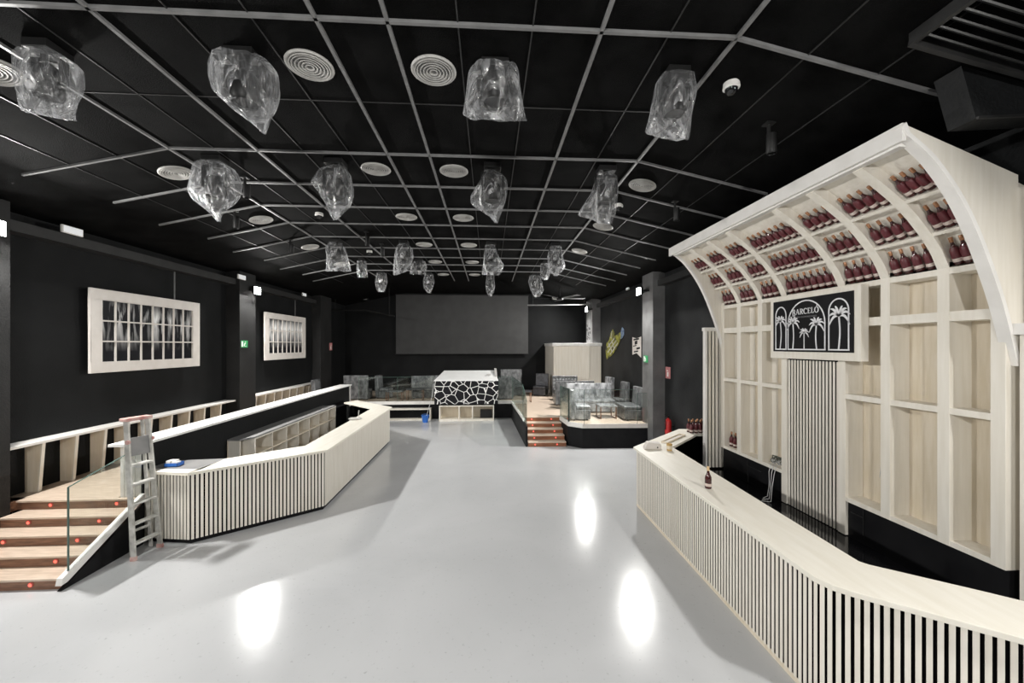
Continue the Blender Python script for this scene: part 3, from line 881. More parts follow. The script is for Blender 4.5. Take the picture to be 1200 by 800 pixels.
# black ceiling fan-like unit near back right
t = thing('ceiling_fan', 'black wide-bladed fan hanging under the ceiling at the back right', 'fan', (3.0, 16.6, 5.0))
b = MB(); b.tube([(3.0, 16.6, 5.0), (3.0, 16.6, cz(3.0))], .025); b.lathe([(0, -.08), (.12, -.06), (.14, 0), (.1, .08), (0, .1)], (3.0, 16.6, 5.0), 16); b.build('motor', 'black_metal', t, smooth=True)
for k in range(5):
    an = 2 * PI * k / 5 + .25
    d = Vector((math.cos(an), math.sin(an), 0)); n = Vector((-d.y, d.x, 0)); c0 = Vector((3.0, 16.6, 5.02))
    b = MB(); b.extr([c0 + d * .1 - n * .05, c0 + d * 1.15 - n * .12 + Vector((0, 0, .03)), c0 + d * 1.15 + n * .1, c0 + d * .1 + n * .05 - Vector((0, 0, .02))], (0, 0, .012)); b.build('blade', 'black_metal', t)


# ------------------------------------------------------------------ ceiling diffusers
def make_diffuser():
    t = thing('ceiling_diffuser', 'd', 'vent', (0, 0, 0))
    b = MB(); b.lathe([(.205, 0), (.245, 0), (.25, -.012), (.235, -.024), (.21, -.012), (.205, 0)], (0, 0, 0), 32); b.build('rim', 'diff', t, smooth=True)
    b = MB()
    for r in (.035, .07, .105, .14, .175, .2): b.lathe([(r - .004, -.004), (r, -.03), (r + .012, -.032), (r + .004, -.004), (r - .004, -.004)], (0, 0, 0), 28)
    b.build('rings', 'diff', t, smooth=True)
    b = MB(); b.lathe([(0, -.001), (.21, -.001), (.21, -.004), (0, -.004)], (0, 0, 0), 24); b.build('backing', 'grid', t)
    return t


rows_y = [3.9, 6.12, 8.35, 10.6, 12.75, 15.0]
dif = []
proto = None
rown = ['nearest row', 'second row from the camera', 'third row', 'fourth row', 'fifth row', 'farthest row']
coln = {-4.72: 'far left column', -1.72: 'left of the two middle columns', -0.54: 'right of the two middle columns', 2.5: 'right column'}
for r, y in enumerate(rows_y):
    for x in (-4.72, -1.72, -.54, 2.5):
        if (r == 0 and x == 2.5) or (r >= 4 and x in (2.5,)) or (r == 5 and x == -4.72): continue
        yy = y + (.18 if x > 0 else 0) + (.12 if x < -4 else 0)
        o = make_diffuser() if proto is None else copy_tree(proto)
        proto = proto or o
        o.location = (x, yy, cz(x) - .002)
        o.scale = (.88, .88, .88)
        o.rotation_euler = (0, math.atan(SL) * (-1 if x < 0 else 1) if abs(x) > 2.3 else 0, 0)
        o['label'] = 'round white ceiling diffuser, %s, %s' % (rown[r], coln[x])
        o['group'] = 'round ceiling diffusers'

# ------------------------------------------------------------------ bagged moving heads
random.seed(4)
BAGS = [  # Y, [(v, uL, uR)...], label
 (3.8, [(67, 36, 80), (72, 27, 86), (80, 27, 87), (100, 28, 87), (116, 27, 87), (126, 27, 88), (131, 28, 88), (135, 50, 89), (141, 80, 89)], 'in the nearest row, far left, square bag with a ragged bottom'),
 (3.8, [(69, 275, 300), (74, 256, 318), (80, 252, 322), (95, 252, 323), (110, 254, 322), (120, 264, 321), (128, 274, 319), (142, 292, 315), (156, 309, 311)], 'in the nearest row, second from left, bag with sharp tip'),
 (3.8, [(80, 575, 598), (84, 556, 604), (92, 550, 608), (110, 547, 611), (128, 544, 614), (135, 543, 616), (139, 552, 617)], 'in the nearest row, third from left, wide flat-bottomed bag'),
 (3.8, [(87, 779, 796), (92, 772, 809), (108, 770, 812), (122, 766, 810), (140, 760, 808), (154, 756, 808), (158, 760, 808), (163, 790, 807)], 'in the nearest row, at the right, flared bag with a crease'),
 (5.9, [(190, 245, 260), (194, 237, 268), (204, 231, 276), (214, 227, 280), (224, 224, 279), (234, 228, 274), (242, 237, 267), (250, 247, 261), (259, 255, 258)], 'in the second row, far left, diamond-shaped bag'),
 (5.9, [(196, 385, 404), (203, 377, 410), (217, 366, 413), (226, 374, 413), (240, 382, 409), (250, 386, 402), (257.5, 391, 395)], 'in the second row, second from left, one corner sticking out'),
 (5.9, [(200, 568, 578), (206, 566, 588), (212, 564, 593), (220, 559, 594), (231, 552, 593), (240, 553, 590), (249, 567, 587), (255, 575, 585), (261, 580, 583)], 'in the second row, near the centre, bag with a trailing tail'),
 (5.9, [(203, 700, 716), (210, 698, 722), (225, 694, 723), (235, 687, 722), (245, 680, 721), (252, 677, 720), (256, 694, 718), (262, 702, 717)], 'in the second row, at the right, long skirt-shaped bag'),
 (10.3, [(284, 387, 399), (290, 384, 403), (300, 384, 406), (310, 383, 410), (317.5, 382, 412)], 'in the middle row, far left, bell-shaped bag'),
 (10.3, [(285, 469, 477), (291, 464, 483), (300, 463, 484), (312, 462, 481), (318, 461, 476), (322, 461, 465)], 'in the middle row, second from left, pale draped bag'),
 (10.3, [(287, 569, 579), (300, 567, 584), (310, 566, 590), (315, 565, 589), (322, 565, 586)], 'in the middle row, near the centre, pale flared bag'),
 (10.3, [(289, 645, 657), (300, 642, 659), (312, 642, 663), (318, 645, 658), (323, 649, 653)], 'in the middle row, at the right, narrow bag'),
 (12.5, [(306, 419, 429), (315, 418, 430), (325, 419, 431)], 'small one behind the bell-shaped bag at the far left'),
 (12.5, [(306, 486, 498), (312, 482, 500), (321, 480, 499)], 'small wide one behind the pale draped bag'),
 (12.5, [(309, 634, 643), (318, 633, 645), (325, 633, 643), (328, 637, 641)], 'small one at the right, left behind the narrow bag'),
 (14.7, [(320, 442, 452), (330, 440, 454), (338, 441, 452), (342, 443, 451)], 'farthest row, far left'),
 (14.7, [(321, 498, 507), (330, 496, 509), (338, 497, 507), (343, 501, 505)], 'farthest row, second from left, above the screen'),
 (14.7, [(322, 570, 579), (335, 569, 580), (342, 570, 579), (347, 573, 576)], 'farthest row, near the centre, directly below a pale flared bag'),
 (14.7, [(323, 621, 632), (330, 619, 635), (340, 622, 637), (348, 626, 632)], 'farthest row, at the right'),
]


def bag_mesh(Y, outl, seed):
    b = MB()
    N_, Mn = 36, 26
    pts = [(pix_y(ul, v, Y), pix_y(ur, v, Y)) for v, ul, ur in outl]
    zt, zb = pts[0][0].z, pts[-1][0].z
    rings = []
    wmax = max(q.x - p.x for p, q in pts)
    for i in range(Mn + 1):
        f = i / Mn
        z = zt + (zb - zt) * f
        for (p, q), (p2, q2) in zip(pts[:-1], pts[1:]):
            if p.z >= z >= p2.z or (p2, q2) == pts[-1]:
                k = (p.z - z) / max(1e-6, p.z - p2.z); k = max(0, min(1, k))
                xl = p.x + (p2.x - p.x) * k; xr = q.x + (q2.x - q.x) * k
                if z >= p2.z - 1e-6: break
        a = (xr - xl) / 2; xc = (xl + xr) / 2
        dep = min(a, .17 * wmax / .5) * (.9 - .84 * min(1, max(0, (f - .35) / .6)) ** 1.2)
        ring = []
        for k in range(N_):
            an = 2 * PI * k / N_
            cx, sx = math.cos(an), math.sin(an)
            ex = .5
            px = math.copysign(abs(cx) ** ex, cx) * a; py = math.copysign(abs(sx) ** ex, sx) * dep
            nz = noise.noise(Vector((cx * 2.3 + seed * 7, sx * 2.3, z * 2.2 + seed))) + .6 * noise.noise(Vector((cx * 5 + seed, sx * 5, z * 4.5)))
            dr = nz * .085 * wmax
            ring.append(Vector((xc + px + cx * dr * .35, Y + py + sx * dr, z + .03 * wmax * noise.noise(Vector((cx * 3, sx * 3, seed + f * 3))))))
        rings.append(ring)
    vs = [p for r in rings for p in r]
    fs = [tuple(range(N_)), tuple(Mn * N_ + k for k in range(N_))]
    for i in range(Mn):
        for k in range(N_):
            fs.append((i * N_ + k, i * N_ + (k + 1) % N_, (i + 1) * N_ + (k + 1) % N_, (i + 1) * N_ + k))
    b.add(vs, fs)
    return b, (pts, zt, zb, wmax)


for i, (Y, outl, lab) in enumerate(BAGS):
    b, (pts, zt, zb, wmax) = bag_mesh(Y, outl, i * 1.7 + .3)
    xc = (pts[1][0].x + pts[1][1].x) / 2
    top = cz(xc)
    t = thing('stage_light', 'bagged black stage light ' + lab, 'stage light', (xc, Y, top), 'stage lights wrapped in clear bags')
    b.build('plastic_bag', 'bag', t, smooth=True)
    hw = min(.16, wmax * .3)
    zc = zt - (zt - zb) * .42; zc = max(zc, zt - .42)
    b = MB(); b.box(xc - hw * .8, xc + hw * .8, Y - .12, Y + .12, top - .08, top); b.tube([(xc, Y, top - .08), (xc, Y, top - .16)], .05, 12); b.build('base', 'black_metal', t, bevel=.008)
    ya = min(top - .14, zt + .02)
    b = MB(); b.bar((xc - hw, Y, ya), (xc + hw, Y, ya), .07, .04); b.bar((xc - hw, Y, ya), (xc - hw, Y, zc), .06, .03, up=(1, 0, 0)); b.bar((xc + hw, Y, ya), (xc + hw, Y, zc), .06, .03, up=(1, 0, 0)); b.build('yoke', 'black_metal', t)
    b = MB(); r = min(hw * .82, .13)
    b.lathe([(0, .14), (r * .7, .14), (r * .95, .08), (r, 0), (r, -.1), (r * .85, -.13), (r * .8, -.11), (0, -.11)], (xc, Y, zc), 18)
    b.build('head', 'black_metal', t, smooth=True)

# small track lights, dome cameras
small = [(287, 222, 'small black spotlight on the ceiling beside the first diamond-shaped bag'), (275, 259, 'small black spotlight on the left ceiling slope behind the diamond-shaped bag'), (340, 290, 'small black spotlight on the left slope above the pillar floodlight'),
         (429, 281, 'small black spotlight on a grey ceiling profile, centre left'), (447, 294, 'small black spotlight on the centre left profile, the farther one'),
         (901, 165, 'small black spotlight hanging from the dark ceiling above the canopy'), (791, 249, 'small black spotlight at the end of a right-slope profile')]
for u, v, lab in small:
    # ray to sloped / flat ceiling
    best = None
    for k in range(10, 1800):
        Y = k * .01
        p = pix_y(u, v, Y)
        if p.z >= cz(p.x) - .2: best = p; break
    top = cz(best.x)
    t = thing('spotlight', lab, 'spotlight', (best.x, best.y, top))
    b = MB(); b.tube([(best.x, best.y, top), (best.x, best.y, top - .12)], .02); b.box(best.x - .05, best.x + .05, best.y - .05, best.y + .05, top - .02, top); b.build('stem', 'black_metal', t)
    b = MB(); b.lathe([(0, .11), (.05, .1), (.055, -.1), (.045, -.12), (.04, -.1), (0, -.1)], (best.x + .03, best.y, top - .22), 14); b.build('lamp_head', 'black_metal', t, smooth=True)
doms = [(857, 104, 'white dome camera on the ceiling, right, nearest the camera'), (374, 253, 'white dome camera on the left part of the ceiling'), (725, 243, 'white dome camera behind the skirt-shaped bag at the right'), (433, 296, 'tiny pair-like white dome camera far left of the centre ceiling')]
for u, v, lab in doms:
    for k in range(10, 1800):
        p = pix_y(u, v, k * .01)
        if p.z >= cz(p.x) - .06: break
    top = cz(p.x)
    t = thing('dome_camera', lab, 'security camera', (p.x, p.y, top))
    b = MB(); b.lathe([(0, 0), (.075, 0), (.08, -.05), (.065, -.06)], (p.x, p.y, top), 18); b.build('base', 'white_paint', t, smooth=True)
    b = MB(); b.lathe([(.062, -.055), (.055, -.09), (.03, -.115), (0, -.12)], (p.x, p.y, top), 18); b.build('dome', 'black_gloss', t, smooth=True)

# big louvred unit on right ceiling slope and hanging box
t = thing('ceiling_grille', 'large dark louvred air unit on the ceiling in the top right corner', 'vent', (4, 2, 5.2))
b = MB()
xa, xb, ya, yb = 3.3, 4.6, 1.5, 2.9


def zz(x): return cz(x) - .05


for k in range(17):
    y = ya + .06 + k * .078
    b.extr([(xa + .04, y, zz(xa) - .02), (xb - .04, y, zz(xb) - .02), (xb - .04, y + .04, zz(xb) + .015), (xa + .04, y + .04, zz(xa) + .015)], (0, .006, -.012))
b.build('louvres', 'seam', t)
b = MB()
for (p, q) in (((xa, ya), (xb, ya)), ((xb, ya), (xb, yb)), ((xb, yb), (xa, yb)), ((xa, yb), (xa, ya))):
    b.bar((p[0], p[1], zz(p[0])), (q[0], q[1], zz(q[0])), .04, .09)
b.build('frame', 'seam', t)
t = thing('duct_box', 'dark grey duct box hanging below the louvred unit at the top right', 'duct', (4.3, 3.0, 4.85))
b = MB(); b.extr([(3.85, 3.0, cz(3.85) - .04), (3.98, 3.0, 4.86), (4.9, 3.0, 4.93), (4.9, 3.0, cz(4.9) - .02)], (0, .2, 0)); b.build('duct', 'black_wall_r', t)
b = MB(); b.bar((3.98, 2.99, 4.86), (4.9, 2.99, 4.93), .02, .02); b.build('flange', 'seam', t)

# ================================================================== DJ BOOTH
bx0, bx1, by = -2.16, .36, 15.75
t = thing('dj_booth', 'booth with white cracked-cell pattern on black front and white sloping top, centre of the back', 'booth', (-.9, 15.9, 0))
b = MB()
b.box(bx0, bx1, by, by + .03, .68, 1.60); b.build('patterned_front', 'voronoi', t)
b = MB(); b.box(bx0, bx1, by + .03, 16.33, .66, 1.58); b.build('carcass', 'black', t)
b = MB(); zf, zb_ = 1.64, 1.98
b.extr([(bx0 + .02, by - .03, 1.60), (bx0 + .02, 16.6, 1.60), (bx0 + .3, 17.1, zb_), (bx0 + .22, by + .5, zf + .08), (bx0 - .02, by - .03, zf)], (bx1 - bx0 - .04, 0, 0))
b = MB()
A = [(bx0 - .02, by - .04, 1.60), (bx1 + .02, by - .04, 1.60), (bx1 + .02, 16.5, 1.60), (bx0 - .02, 16.5, 1.60)]
Bt = [(bx0 + .0, by - .02, 1.64), (bx1 - .0, by - .02, 1.64), (bx1 - .12, 16.9, 1.95), (bx0 + .26, 16.9, 1.95)]
A2 = [(bx0 + .2, 16.9, 1.60), (bx1 - .1, 16.9, 1.60)]
b.add(A[:2] + [(bx1 - .02, 16.9, 1.60), (bx0 + .02, 16.9, 1.60)] + Bt, [(0, 1, 2, 3), (4, 5, 6, 7), (0, 1, 5, 4), (1, 2, 6, 5), (2, 3, 7, 6), (3, 0, 4, 7)])
b.build('white_top', 'bright_white', t, bevel=.01)
b = MB(); b.box(bx0 + .3, bx1 - .3, 16.9, 17.0, .7, 1.9); b.build('rear_panel', 'black', t)
b = MB(); b.extr([(bx1 - .12, 16.1, 1.72), (bx1 - .02, 16.1, 1.70), (bx1 - .04, 16.85, 1.99), (bx1 - .14, 16.85, 2.01)], (0, 0, .04)); b.box(-.1, .05, 16.2, 16.35, 1.78, 1.84); b.build('cable_cover', 'diff', t)
b = MB()
x0, x1 = -1.98, .2
b.box(x0, x1, by + .03, by + .5, .58, .62); b.box(x0, x1, by + .03, by + .5, .0, .08)
for x in (x0, -1.21, -.68, x1 - .04): b.box(x, x + .04, by + .03, by + .5, .08, .58)
b.build('shelf_frame', 'wood', t)
b = MB(); b.box(x0, x1, by + .5, by + .52, 0, .62); b.build('shelf_back', 'wood_warm', t)
b = MB(); b.box(-.35, .12, by + .2, by + .48, .1, .4); b.build('amplifier', 'black_metal', t)
# cable hanging at the booth
t = thing('cable', 'thin grey cable hanging from the booth down to the blue bucket', 'cable', (-2.3, 15.8, 0))
b = MB(); b.tube([(-2.18, 15.72, 1.5), (-2.24, 15.7, 1.0), (-2.35, 15.68, .6), (-2.45, 15.68, .25)], .012, 6); b.build('lead', 'cable_white', t, smooth=True)
# low shelf frame under platform
t = thing('low_shelf', 'low wooden shelf frame set into the black platform front left of the booth', 'shelf', (-3.3, 16.2, 0))
b = MB(); b.box(-5.0, -2.35, 16.05, 16.38, .42, .46); b.box(-5.0, -2.35, 16.05, 16.38, 0, .04); b.box(-2.39, -2.35, 16.05, 16.38, .04, .42); b.box(-5.0, -4.96, 16.05, 16.38, .04, .42); b.build('frame', 'wood', t)
b = MB(); b.box(-5.0, -2.35, 16.37, 16.395, .04, .42); b.build('back_panel', 'black', t)
# bucket
q = Vector((-2.5, 15.65, 0))
t = thing('bucket', 'small blue bucket on the floor left of the booth', 'bucket', q)
b = MB(); b.lathe([(0, 0), (.10, 0), (.145, .25), (.155, .25), (.155, .27), (.14, .27), (.10, .02), (0, .02)], q, 20); b.build('pail', 'blue', t, smooth=True)
b = MB(); b.tube([q + Vector((math.cos(a) * .15, 0, .25 - math.sin(a) * -.08)) for a in [PI * k / 10 for k in range(11)]], .006, 6); b.build('handle', 'blue', t)


# ------------------------------------------------------------------ seating
def sofa(label, cx, cy, w, d, rz, mat='sofa', h=.95, tuft=False, arms=False, z=PZ, name='sofa', seat=.45):
    t = thing(name, label, 'sofa' if name == 'sofa' else 'armchair', (cx, cy, z))
    # local coordinates: back at +y, front at -y
    def B(): return MB()
    def add(b, nm, m, **k):
        for v in b.v: v += Vector((cx, cy, z))
        return b.build(nm, m, t, **k)
    b = B(); b.box(-w / 2, w / 2, -d / 2, d / 2 - .16, .04, seat - .12); add(b, 'base', mat, bevel=.02)
    b = B(); b.box(-w / 2 + .01, w / 2 - .01, -d / 2 - .01, d / 2 - .17, seat - .12, seat); add(b, 'seat', mat, bevel=.04, seg=3)
    b = B(); b.extr([(-w / 2, d / 2 - .18, .04), (-w / 2, d / 2, .04), (-w / 2, d / 2 + .04, h), (-w / 2, d / 2 - .1, h)], (w, 0, 0)); bk = add(b, 'backrest', mat, bevel=.03, seg=3)
    if tuft:
        b = B()
        nx, nz = max(3, int(w / .13)), 3
        for i in range(nx):
            for j in range(nz):
                x = -w / 2 + (i + .5 + (.25 if j % 2 else -.0)) * w / (nx + .3); zz_ = seat + .08 + j * (h - seat - .1) / nz
                b.lathe([(0, -.045), (.035, -.03), (.06, .0)], (x, d / 2 - .15 + (zz_ - seat) * .12, zz_), 8, 'y')
        add(b, 'tufting', 'sofa_light', smooth=True)
    if arms:
        for s in (-1, 1):
            b = B(); b.box(s * w / 2 - .06, s * w / 2 + .06, -d / 2, d / 2 - .1, .04, seat + .2); add(b, 'armrest', mat, bevel=.03)
    b = B()
    for sx in (-1, 1):
        for sy in (-1, 1): b.box(sx * (w / 2 - .06) - .02, sx * (w / 2 - .06) + .02, sy * (d / 2 - .1) - .02, sy * (d / 2 - .1) + .02, 0, .05)
    add(b, 'feet', 'black_metal')
    t.rotation_euler = (0, 0, rz)
    return t


def low_table(label, cx, cy, w, d, h=.42, z=PZ, mat='sofa_light'):
    t = thing('coffee_table', label, 'table', (cx, cy, z))
    b = MB(); b.box(cx - w / 2, cx + w / 2, cy - d / 2, cy + d / 2, z + h - .05, z + h); b.build('tabletop', mat, t, bevel=.008)
    for sx in (-1, 1):
        for sy in (-1, 1):
            x, y = cx + sx * (w / 2 - .03), cy + sy * (d / 2 - .03)
            b = MB(); b.box(x - .015, x + .015, y - .015, y + .015, z, z + h - .05); b.build('leg', 'riser', t)
    b = MB()
    for sx in (-1, 1): b.box(cx + sx * (w / 2 - .03) - .012, cx + sx * (w / 2 - .03) + .012, cy - d / 2 + .03, cy + d / 2 - .03, z, z + .025)
    b.build('floor_runner', 'riser', t)


# right seating platform
sofa('plastic-wrapped seat at the left front corner behind the angled glass', 2.82, 12.3, .7, .6, PI / 2, 'sofa_light', .95)
sofa('long plastic-wrapped sofa behind the small table on the right platform', 3.55, 13.6, 1.6, .65, 0, 'sofa_light', .97)
sofa('plastic-wrapped grey sofa end beside the pillar, facing left', 4.5, 12.3, .95, .7, -PI / 2, 'sofa', .98)
low_table('small low table with thin brown legs among the wrapped sofas on the right platform', 3.75, 12.45, .55, .55)
sofa('wrapped grey armchair with a slanted back by the right wall, behind the long sofa', 4.66, 13.75, .5, .42, -PI / 2 + .1, 'sofa', 1.02, name='armchair')
sofa('dark wrapped sofa in the second row of the right platform', 3.3, 15.3, 1.5, .65, PI, 'sofa', .95)
sofa('small wrapped armchair with pale back near the right wall in the second row', 4.6, 15.5, .55, .55, -PI / 2 + .2, 'sofa_light', 1.05, name='armchair')
sofa('tufted grey sofa standing in front of the wooden cabin', 3.3, 16.75, 1.1, .65, 0, 'sofa', 1.0, tuft=True)
low_table('small dark side table at the edge of the wooden floor behind the narrow stairs', 1.55, 16.2, .38, .5, .45, mat='sofa_dark')
sofa('dark armchair left of the wooden cabin', 2.4, 18.2, .6, .6, -.4, 'sofa_dark', 1.0, name='armchair')
sofa('dark sofa with a straight back behind the booth at the right', 1.05, 18.4, 1.0, .7, 0, 'sofa', 1.18)
sofa('wrapped grey sofa behind the short glass right of the booth', .72, 17.1, .62, .6, PI, 'sofa', .95)
# back left group
sofa('wide wrapped armchair with mottled square back behind the long glass railing', -5.62, 17.35, 1.0, .7, PI, 'sofa', 1.05, name='armchair')
sofa('narrow wrapped armchair right of the wide mottled one, behind the long glass', -4.6, 17.65, .5, .6, PI / 2 - .2, 'sofa', 1.0, name='armchair')
sofa('wrapped armchair near the left wall at the far end of the ledge', -6.4, 15.6, .55, .6, PI / 2, 'sofa', 1.0, name='armchair')
sofa('low wrapped couch seen through the glass just left of the booth', -2.75, 17.7, 1.3, .8, .25, 'sofa', .95)
low_table('low pale wrapped table between the armchairs behind the long glass', -3.95, 16.85, .7, .4, .42, mat='sofa')
low_table('dark small table with thin legs in front of the low wrapped couch', -3.1, 16.85, .7, .4, .5, mat='sofa_dark')

# ------------------------------------------------------------------ wooden cabin
cab = [(2.93, 20.45), (2.98, 18.0), (4.47, 17.3), (4.97, 17.25), (4.97, 17.42), (4.6, 17.42), (4.6, 20.45)]
t = thing('wooden_cabin', 'tall pale wooden cabin in the back right corner under the far floodlight', 'cabin', (3.8, 18.5, PZ))
b = MB(); b.prism(cab, PZ, 2.98); b.build('wall_panels', 'wood', t)
b = MB(); b.prism([(2.88, 20.45), (2.9, 17.93), (4.45, 17.2), (4.99, 17.17), (4.99, 17.42), (4.6, 17.42), (4.6, 20.45)], 2.98, 3.12); b.build('cornice', 'cloth_white', t, bevel=.01)
b = MB()
d = Vector((4.47 - 2.98, 17.3 - 18.0, 0)); L0 = d.length; d.normalize(); n = Vector((d.y, -d.x, 0))
if n.y > 0: n = -n
for s0, s1, th in ((.0, .07, .03), (L0 - .22, L0 - .0, .05)):
    p = Vector((2.98, 18.0, 0)) + d * s0; q = Vector((2.98, 18.0, 0)) + d * s1
    b.prism([(p.x, p.y), (q.x, q.y), (q.x + n.x * th, q.y + n.y * th), (p.x + n.x * th, p.y + n.y * th)], PZ, 2.98)
b.build('pilaster', 'wood', t)
b = MB()
for k in range(1, 9):
    s0 = .07 + k * (L0 - .29) / 9; p = Vector((2.98, 18.0, 0)) + d * s0; q = p + d * .006
    b.prism([(p.x, p.y), (q.x, q.y), (q.x + n.x * .003, q.y + n.y * .003), (p.x + n.x * .003, p.y + n.y * .003)], PZ, 2.98)
b.build('plank_joint', 'wood_warm', t)
# speaker-like items and posters above the cabin
t = thing('poster', 'black and white torn poster strip on the right wall left of the pillar', 'poster', tuple(pix_x(746, 418, 4.99)))
a, c = pix_x(741, 395, 4.985), pix_x(751, 418, 4.985)
b = MB(); b.extr([(4.985, a.y, c.z + .05), (4.985, (a.y + c.y) / 2, c.z + .12), (4.985, c.y, c.z - .02), (4.985, c.y, a.z), (4.985, (a.y + c.y) / 2, a.z - .05), (4.985, a.y, a.z)], (.012, 0, 0)); b.build('sheet', 'frame_paint', t)
b = MB()
for k, (f0, f1, g0, g1) in enumerate([(.15, .8, .82, .9), (.3, .6, .6, .78), (.1, .5, .5, .55), (.5, .9, .35, .45), (.2, .7, .2, .27)]):
    y0_, y1_ = a.y + (c.y - a.y) * f0, a.y + (c.y - a.y) * f1
    z0_, z1_ = c.z + (a.z - c.z) * g0, c.z + (a.z - c.z) * g1
    b.extr([(4.982, y0_, z0_), (4.982, y1_, z0_ + .03), (4.982, y1_, z1_ + .03), (4.982, y0_, z1_)], (.003, 0, 0))
b.build('print', 'black', t)
t = thing('poster', 'dark and white patterned poster on the pillar above the wooden cabin', 'poster', (4.6, 17.9, 3.2))
b = MB(); b.box(4.595, 4.615, 17.6, 18.4, 3.15, 4.2); b.build('sheet', 'grid', t)
b = MB()
for k in range(14):
    y = 17.63 + random.random() * .6; z = 3.2 + random.random() * .85; b.box(4.588, 4.596, y, y + .05 + random.random() * .12, z, z + .03 + random.random() * .1)
b.build('print', 'black', t)


# wall graffiti: flat painted shape
def graf(name, pts, mat, X, par, d=.004):
    P_ = [pix_x(u, v, X) for u, v in pts]
    b = MB(); b.extr(P_, (d, 0, 0)); return b.build(name, mat, par)


gp = pix_x(720, 405, 4.99)
t = thing('wall_painting', 'yellow and white spray painting on the black right wall', 'wall painting', gp)
graf('yellow_shape', [(711, 421), (709.5, 410), (711, 402), (714, 398), (715, 391), (718, 385.5), (720, 390), (719.5, 394), (723, 392), (727, 389), (728, 394), (725.5, 401), (722, 409), (717, 416)], 'yellow_paint', 4.985, t, .01)
b = MB()
for a_, c_ in (((712, 413), (722, 399)), ((712, 407), (720, 396)), ((715, 415), (724, 402)), ((713, 402), (717, 411)), ((717, 399), (720, 409)), ((717, 388), (716, 396))):
    b.bar(pix_x(*a_, 4.98), pix_x(*c_, 4.98), .05, .01, up=(1, 0, 0))
b.build('white_lines', 'white_graf', t)
graf('blue_shape', [(727, 397), (727.5, 388), (729, 383), (731, 386), (731, 392), (729, 396)], 'blue_graf', 4.985, t, .01)

# ================================================================== RIGHT BAR
t = thing('bar_counter', 'long angular bar counter clad in pale vertical slats along the right side', 'bar counter', (3, 5, 0))
outer = [(4.99, 8.72), (4.33, 8.77), (2.71, 7.27), (2.68, 3.0), (3.47, 2.36), (5.0, 1.22)]
inner = [(4.99, 8.22), (4.5, 8.22), (3.44, 7.2), (3.42, 3.22), (3.80, 2.85), (5.0, 1.9)]
ou = [(4.99, 8.72), (4.33, 8.77), (2.71, 7.27), (2.67, 3.10), (2.72, 2.98), (2.81, 2.89), (3.47, 2.36), (4.9, 1.22)]
inn = [(4.99, 8.22), (4.45, 8.22), (3.44, 7.22), (3.26, 3.3), (3.27, 3.28), (3.30, 3.24), (3.82, 2.84), (4.9, 1.95)]
b = MB(); b.strip([(x, y, 1.055) for x, y in ou], [(x, y, 1.055) for x, y in inn], (0, 0, .045)); b.build('countertop', 'wood_flat', t, bevel=.004)
so = inset(ou, .055)
if so[2][0] < ou[2][0]: so = inset(ou, -.055)
s2 = inset(ou, .15) if inset(ou, .15)[3][0] > ou[3][0] else inset(ou, -.15)
b = MB(); b.strip([(x, y, .06) for x, y in so], [(x, y, .06) for x, y in s2], (0, 0, .995)); b.build('carcass', 'void', t)
b = MB(); b.strip([(x, y, 0) for x, y in so], [(x, y, 0) for x, y in s2], (0, 0, .06)); b.build('plinth', 'wood_warm', t)
b = MB()
# continuous slats along the path
segs = list(zip(so[:-1], so[1:]))
for a, c in segs:
    dx, dy = c[0] - a[0], c[1] - a[1]
    L0 = math.hypot(dx, dy)
    out = (dy, -dx)
    mid = ((a[0] + c[0]) / 2, (a[1] + c[1]) / 2)
    if out[0] * (3.9 - mid[0]) + out[1] * (5.5 - mid[1]) > 0: out = (-dy, dx)
    nn = max(1, round(L0 / .056))
    slat_run(b, a, c, .05, 1.055, out, pitch=L0 / nn - 1e-5, width=.033, thick=.005)
b.build('slat_cladding', 'wood', t)
b = MB(); p = pix_x(752, 516, 3.2)
b.box(3.3, 3.34, 7.62, 7.63, 1.1, 1.101)
b.build('joint', 'wood', t)
# low shaded back shelf strip inside the far corner of the counter (long recessed tray)
t = thing('bar_tray', 'long narrow pale tray lying on the far angled end of the right bar', 'tray', (3.7, 7.85, 1.1))
b = MB()
dv = Vector((.68, .63, 0)).normalized(); nv = Vector((-dv.y, dv.x, 0)); c0 = Vector((3.72, 7.78, 1.1))
pts = [c0 - dv * .42 - nv * .06, c0 + dv * .5 - nv * .06, c0 + dv * .5 + nv * .06, c0 - dv * .42 + nv * .06]
b.extr(pts, (0, 0, .012)); b.build('base', 'frame_paint', t)
b = MB()
for i in range(4): b.bar(pts[i] + Vector((0, 0, .02)), pts[(i + 1) % 4] + Vector((0, 0, .02)), .012, .03)
b.build('rim', 'wood_warm', t)
# white crumpled packet / box on the counter
q = pix_y(768, 523, 7.05); q = Vector((3.0, 7.12, 1.1))
t = thing('package', 'white crumpled plastic package at the far corner of the right bar', 'package', q)
b = MB(); b.extr([(q.x - .17, q.y - .07, 1.1), (q.x + .17, q.y - .07, 1.1), (q.x + .15, q.y - .06, 1.2), (q.x - .1, q.y - .06, 1.23)], (.03, .16, 0)); b.build('wrapping', 'frame_paint', t, bevel=.02)
b = MB(); b.lathe([(0, 0), (.012, 0), (.012, -.01), (0, -.01)], (q.x + .08, q.y - .07, 1.14), 10, 'y'); b.build('cap', 'black', t)
q = Vector((3.27, 6.98, 1.1))
t = thing('tumbler', 'amber tumbler beside the white package on the right bar', 'tumbler', q)
b = MB(); b.lathe([(0, 0), (.045, 0), (.05, .12), (.045, .125), (.043, .12), (.038, .02), (0, .02)], q, 18); b.build('cup', 'amber', t, smooth=True)
b = MB(); b.lathe([(.0505, .03), (.0515, .09)], q, 18); b.build('band', 'wood_warm', t)

